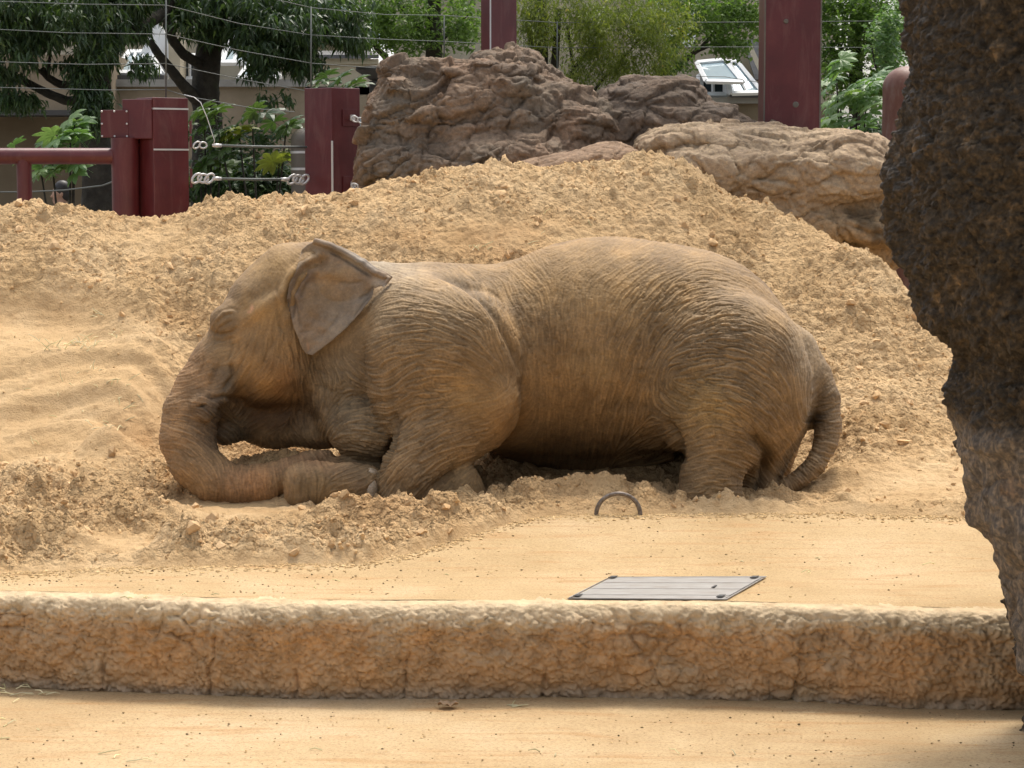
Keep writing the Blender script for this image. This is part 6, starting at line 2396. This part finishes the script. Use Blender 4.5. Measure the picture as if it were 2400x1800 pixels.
tree('dark tree with a dividing trunk between the two short maroon posts', 25,
     [(487, 520, 25), (485, 400, 25), (488, 300, 25), (480, 200, 25), (490, 110, 25), (520, 30, 25), (545, -80, 25), (560, -250, 25)], .18, .10,
     [([(462, 235, 24.9), (425, 195, 24.7), (398, 160, 24.6), (372, 128, 24.5), (350, 95, 24.5)], .07, .04), ([(470, 150, 24.9), (430, 128, 24.7), (405, 95, 24.6), (390, 45, 24.5), (384, 10, 24.5)], .06, .045),
      ([(490, 110, 25), (470, 40, 25), (455, -60, 25)], .09, .06), ([(515, 60, 25), (560, 20, 24.8), (640, -40, 24.6)], .06, .04)],
     [(470, 40, 24.6, 90, .8, 60, 330), (600, 40, 24.6, 110, .9, 65, 480), (700, 50, 24.5, 110, .9, 60, 420), (640, 120, 24.4, 80, .6, 40, 170), (610, 100, 24.5, 60, .5, 30, 90), (700, 140, 24.4, 60, .5, 32, 90), (500, -70, 25, 300, 1.4, 80, 700), (800, 25, 24.7, 80, .7, 45, 200),
      (820, 85, 24.7, 55, .5, 35, 90), (400, 10, 24.6, 50, .4, 30, 60), (620, 165, 24.3, 50, .4, 20, 26), (640, 225, 24.2, 50, .3, 14, 26)],
     9, .125, .032, .8, .035, M_LDARK, 431)
tree('straight slim trunked tree just left of the tall maroon post', 27,
     [(1018, 480, 27), (1016, 300, 27), (1017, 150, 27), (1016, 60, 27), (1015, -30, 27), (1013, -250, 27)], .115, .08,
     [([(1003, 92, 27), (975, 60, 26.9), (945, 20, 26.9), (915, -20, 26.8)], .04, .025), ([(905, 135, 26.9), (880, 110, 26.8), (850, 60, 26.8), (835, 20, 26.7)], .04, .02), ([(1030, 100, 27), (1070, 60, 27), (1110, 20, 27)], .025, .012)],
     [(930, 40, 26.8, 95, .9, 50, 260), (1080, 40, 26.8, 60, .7, 55, 150), (960, 100, 26.8, 80, .5, 26, 90), (900, 90, 26.6, 50, .4, 30, 55), (1080, 90, 26.8, 45, .4, 26, 50), (1000, -60, 27, 200, 1.2, 70, 420), (870, 20, 26.6, 60, .5, 40, 110)],
     9, .085, .036, .25, .06, M_LBRI, 461)
tree('many stemmed olive green tree with a few orange leaves behind the tall rock', 24,
     [(1272, 480, 24.5), (1270, 300, 24.5), (1268, 150, 24.5), (1272, 60, 24.5), (1262, -30, 24.5), (1255, -250, 24.5)], .085, .055,
     [([(1300, 330, 24.5), (1318, 220, 24.5), (1345, 160, 24.4), (1400, 100, 24.3)], .03, .018), ([(1310, 330, 24.5), (1350, 230, 24.4), (1345, 170, 24.4), (1330, 60, 24.4)], .025, .015), ([(1240, 330, 24.5), (1252, 150, 24.5), (1235, 30, 24.5)], .05, .03),
      ([(1330, 330, 24.5), (1400, 200, 24.3), (1450, 150, 24.2), (1500, 90, 24)], .02, .012), ([(1285, 330, 24.5), (1300, 150, 24.5), (1310, 20, 24.5)], .06, .03)],
     [(1330, 60, 24.2, 110, .7, 80, 330), (1450, 70, 24.0, 110, .8, 85, 420), (1560, 60, 24.0, 70, .6, 80, 200), (1400, 150, 24.0, 90, .5, 40, 150), (1520, 150, 24.0, 70, .4, 40, 100), (1240, 40, 24.3, 40, .4, 70, 90), (1340, 190, 24.1, 60, .4, 24, 50), (1400, -80, 24.2, 260, 1.2, 70, 500), (1470, 185, 24, 60, .4, 14, 30)],
     13, .075, .016, .45, .055, M_LMID, 491)
tree('bright green tree with slanting dark boughs in front of the house', 26,
     [(1500, 480, 26.5), (1500, 330, 26.5), (1520, 230, 26.5), (1560, 150, 26.4), (1600, 60, 26.4), (1620, -80, 26.4)], .08, .05,
     [([(1530, 215, 26.4), (1580, 165, 26.2), (1630, 120, 26.1), (1680, 100, 26)], .045, .02), ([(1545, 180, 26.4), (1570, 120, 26.3), (1600, 60, 26.2)], .035, .02), ([(1640, 115, 26.1), (1690, 60, 26), (1740, 20, 26)], .025, .012)],
     [(1640, 40, 26, 120, .8, 55, 380), (1740, 50, 26, 60, .5, 60, 170), (1700, 110, 25.9, 60, .4, 26, 70), (1600, 100, 26, 60, .5, 30, 80), (1650, -60, 26, 200, 1, 60, 350), (1560, 30, 26, 60, .6, 60, 120), (1610, 150, 25.9, 60, .3, 16, 34)],
     10, .075, .040, .25, .05, M_LBRI, 521)
tree('dense green tree filling the gap between the widest post and the dark rock', 27,
     [(2010, 480, 27.5), (2008, 300, 27.5), (2005, 100, 27.5), (2010, -100, 27.5)], .10, .07,
     [([(2008, 180, 27.5), (1970, 110, 27.3), (1940, 50, 27.2)], .03, .015), ([(2008, 150, 27.5), (2060, 80, 27.3), (2100, 20, 27.2)], .03, .015)],
     [(1990, 40, 27, 110, .8, 70, 480), (2080, 80, 26.8, 70, .6, 90, 300), (1970, 130, 27, 60, .5, 40, 150), (2010, -70, 27, 220, 1, 60, 400), (2230, 60, 27, 120, .8, 120, 300), (2010, 200, 27.4, 110, .4, 50, 220)],
     10, .085, .045, .2, .06, M_LBRI, 551)
tree('pale flowering shrub beside the dark rock, above the big leaved plants', 24,
     [(2085, 480, 24.5), (2083, 300, 24.5), (2080, 200, 24.5), (2075, 120, 24.5)], .03, .015, [([(2080, 230, 24.5), (2050, 150, 24.4), (2040, 90, 24.4)], .015, .008)],
     [(2068, 90, 24.3, 36, .3, 55, 110), (2085, 150, 24.3, 40, .3, 40, 80), (2100, 40, 24.3, 30, .3, 40, 60)], 9, .065, .035, .1, .04, M_LPALE, 571, 'shrub')

# dark undergrowth behind the cables, far too fine to count
tips = blobs([(600, 430, 23.5, 190, .5, 50, 420), (560, 330, 24.0, 120, .4, 50, 90), (330, 430, 24, 120, .4, 40, 120), (2000, 330, 24.5, 120, .4, 60, 260), (1420, 300, 23, 200, .5, 60, 160), (1650, 300, 26, 120, .4, 34, 110)], 601)
tag(leaves_mesh('undergrowth', tips, 10, .10, .045, .3, .06, M_LDARK, None, 602), kind='stuff')


def palm_leaf_mesh(r, lobes=8, seed=0):
    """one big hand shaped leaf with separate pointed lobes and a stalk."""
    rr = random.Random(seed)
    V, F = [(0, 0, 0)], []
    for k in range(lobes):
        a = R(-128 + 256 * k / (lobes - 1))
        l = r * (1.0 - .32 * abs(k / (lobes - 1) - .5) * 2) * rr.uniform(.92, 1.06)
        w = r * .17
        d = np.array([math.cos(a), math.sin(a)])
        s_ = np.array([-d[1], d[0]])
        i0 = len(V)
        for (t, ww, z) in ((.30, .62, .02), (.62, 1.0, .0), (.86, .55, -.07)):
            for side in (-1, 0, 1):
                p = d * l * t + s_ * w * ww * side
                V.append((p[0], p[1], r * (z + (.045 if side == 0 else 0.0) - .02)))
        p = d * l
        V.append((p[0], p[1], -r * .16))
        F += [(0, i0, i0 + 1), (0, i0 + 1, i0 + 2)]
        for q in (0, 1):
            b_ = i0 + q * 3
            F += [(b_, b_ + 3, b_ + 4, b_ + 1), (b_ + 1, b_ + 4, b_ + 5, b_ + 2)]
        F += [(i0 + 6, i0 + 9, i0 + 7), (i0 + 7, i0 + 9, i0 + 8)]
    st = r * .018
    i0 = len(V)
    V += [(-st, 0, 0), (st, 0, 0), (0, 0, st * 2), (-r * .9 - st, 0, -r * .55), (-r * .9 + st, 0, -r * .55), (-r * .9, 0, -r * .55 + st * 2)]
    F += [(i0, i0 + 1, i0 + 4, i0 + 3), (i0 + 1, i0 + 2, i0 + 5, i0 + 4), (i0 + 2, i0, i0 + 3, i0 + 5)]
    me = bpy.data.meshes.new('leaf')
    me.from_pydata(V, [], F)
    me.update()
    return me


def big_plant(label, base_px, Y, spots, r, mats, seed):
    rg = random.Random(seed)
    b0 = P(*base_px, Y)
    root = empty('big_leaved_plant', (b0[0], Y, 0.0), label=label, cat='plant', group='big leaved plants behind the mound')
    meshes = []
    for m_ in mats:
        for s_ in range(2):
            me = palm_leaf_mesh(1.0, 8 if s_ else 7, seed + s_)
            me.materials.append(m_)
            set_attr(me, 'var', np.full(len(me.vertices), .45 + .25 * s_))
            meshes.append(me)
    stems = MB()
    for k in range(5):
        tp = P(spots[k % len(spots)][0], spots[k % len(spots)][1], Y + .1)
        stems.tube([(b0[0] + rg.uniform(-.1, .1), Y + .15, -.1), (b0[0] * .5 + tp[0] * .5, Y + .12, tp[2] * .55), tp], [.018, .014, .008], 6)
    stems.build('stem', M_BARK, root, smooth=True)
    for (px, py, n, sx, sy, mi) in spots:
        for _ in range(n):
            p = P(px + rg.gauss(0, sx), py + rg.gauss(0, sy), Y + rg.uniform(-.35, .35))
            o = bpy.data.objects.new('leaf', meshes[min(len(meshes) - 1, mi * 2 + rg.randrange(2))])
            COL.objects.link(o) if hasattr(COL, 'objects') else COL.link(o)
            o.parent = root
            o.location = Vector(p) - root.location
            s_ = r * rg.uniform(.75, 1.2)
            o.scale = (s_, s_, s_)
            o.rotation_euler = (R(rg.uniform(10, 62)), R(rg.uniform(-25, 25)), R(rg.uniform(-70, 70)) + (math.pi / 2 if rg.random() < .6 else 0))
            o.rotation_euler = Vector((rg.uniform(.15, .9), 0, 0)) + Vector((0, rg.uniform(-.3, .3), 0)) + Vector((0, 0, rg.uniform(-2.4, -.7)))
    return root


big_plant('bright big leaved plant under the maroon rail, left of the gate post', (150, 520), 21.6, [(120, 350, 9, 26, 14, 0), (165, 325, 7, 20, 20, 0), (95, 395, 8, 22, 9, 0), (175, 385, 7, 12, 10, 0), (175, 290, 3, 12, 8, 0)], .21, [M_LPALE], 701)
big_plant('dark big leaved plant just right of the left gate post, against the trunk', (480, 520), 22.4, [(480, 300, 6, 22, 22, 0), (495, 380, 8, 22, 14, 0), (520, 330, 5, 20, 14, 0), (470, 420, 4, 18, 14, 0)], .22, [M_LDARK, M_LBRI], 721)
big_plant('big leaved plant with yellow green leaves in front of the silver car', (610, 520), 22.2, [(590, 262, 4, 20, 8, 0), (560, 312, 4, 18, 8, 1), (672, 292, 4, 16, 10, 0), (655, 375, 5, 14, 12, 1), (500, 255, 4, 24, 12, 0), (760, 190, 5, 26, 8, 0), (800, 198, 3, 18, 6, 0)], .23, [M_LDARK, M_LMID], 741)
big_plant('glossy big leaved plant between the widest post and the rust brown bollard', (2000, 480), 21.8, [(1960, 170, 8, 20, 14, 0), (2010, 200, 10, 26, 16, 0), (1970, 240, 10, 24, 14, 0), (2030, 240, 9, 20, 16, 0), (1960, 290, 9, 22, 12, 0), (2020, 290, 8, 26, 10, 0), (2050, 190, 5, 12, 14, 0)], .18, [M_LPALE, M_LBRI], 761)
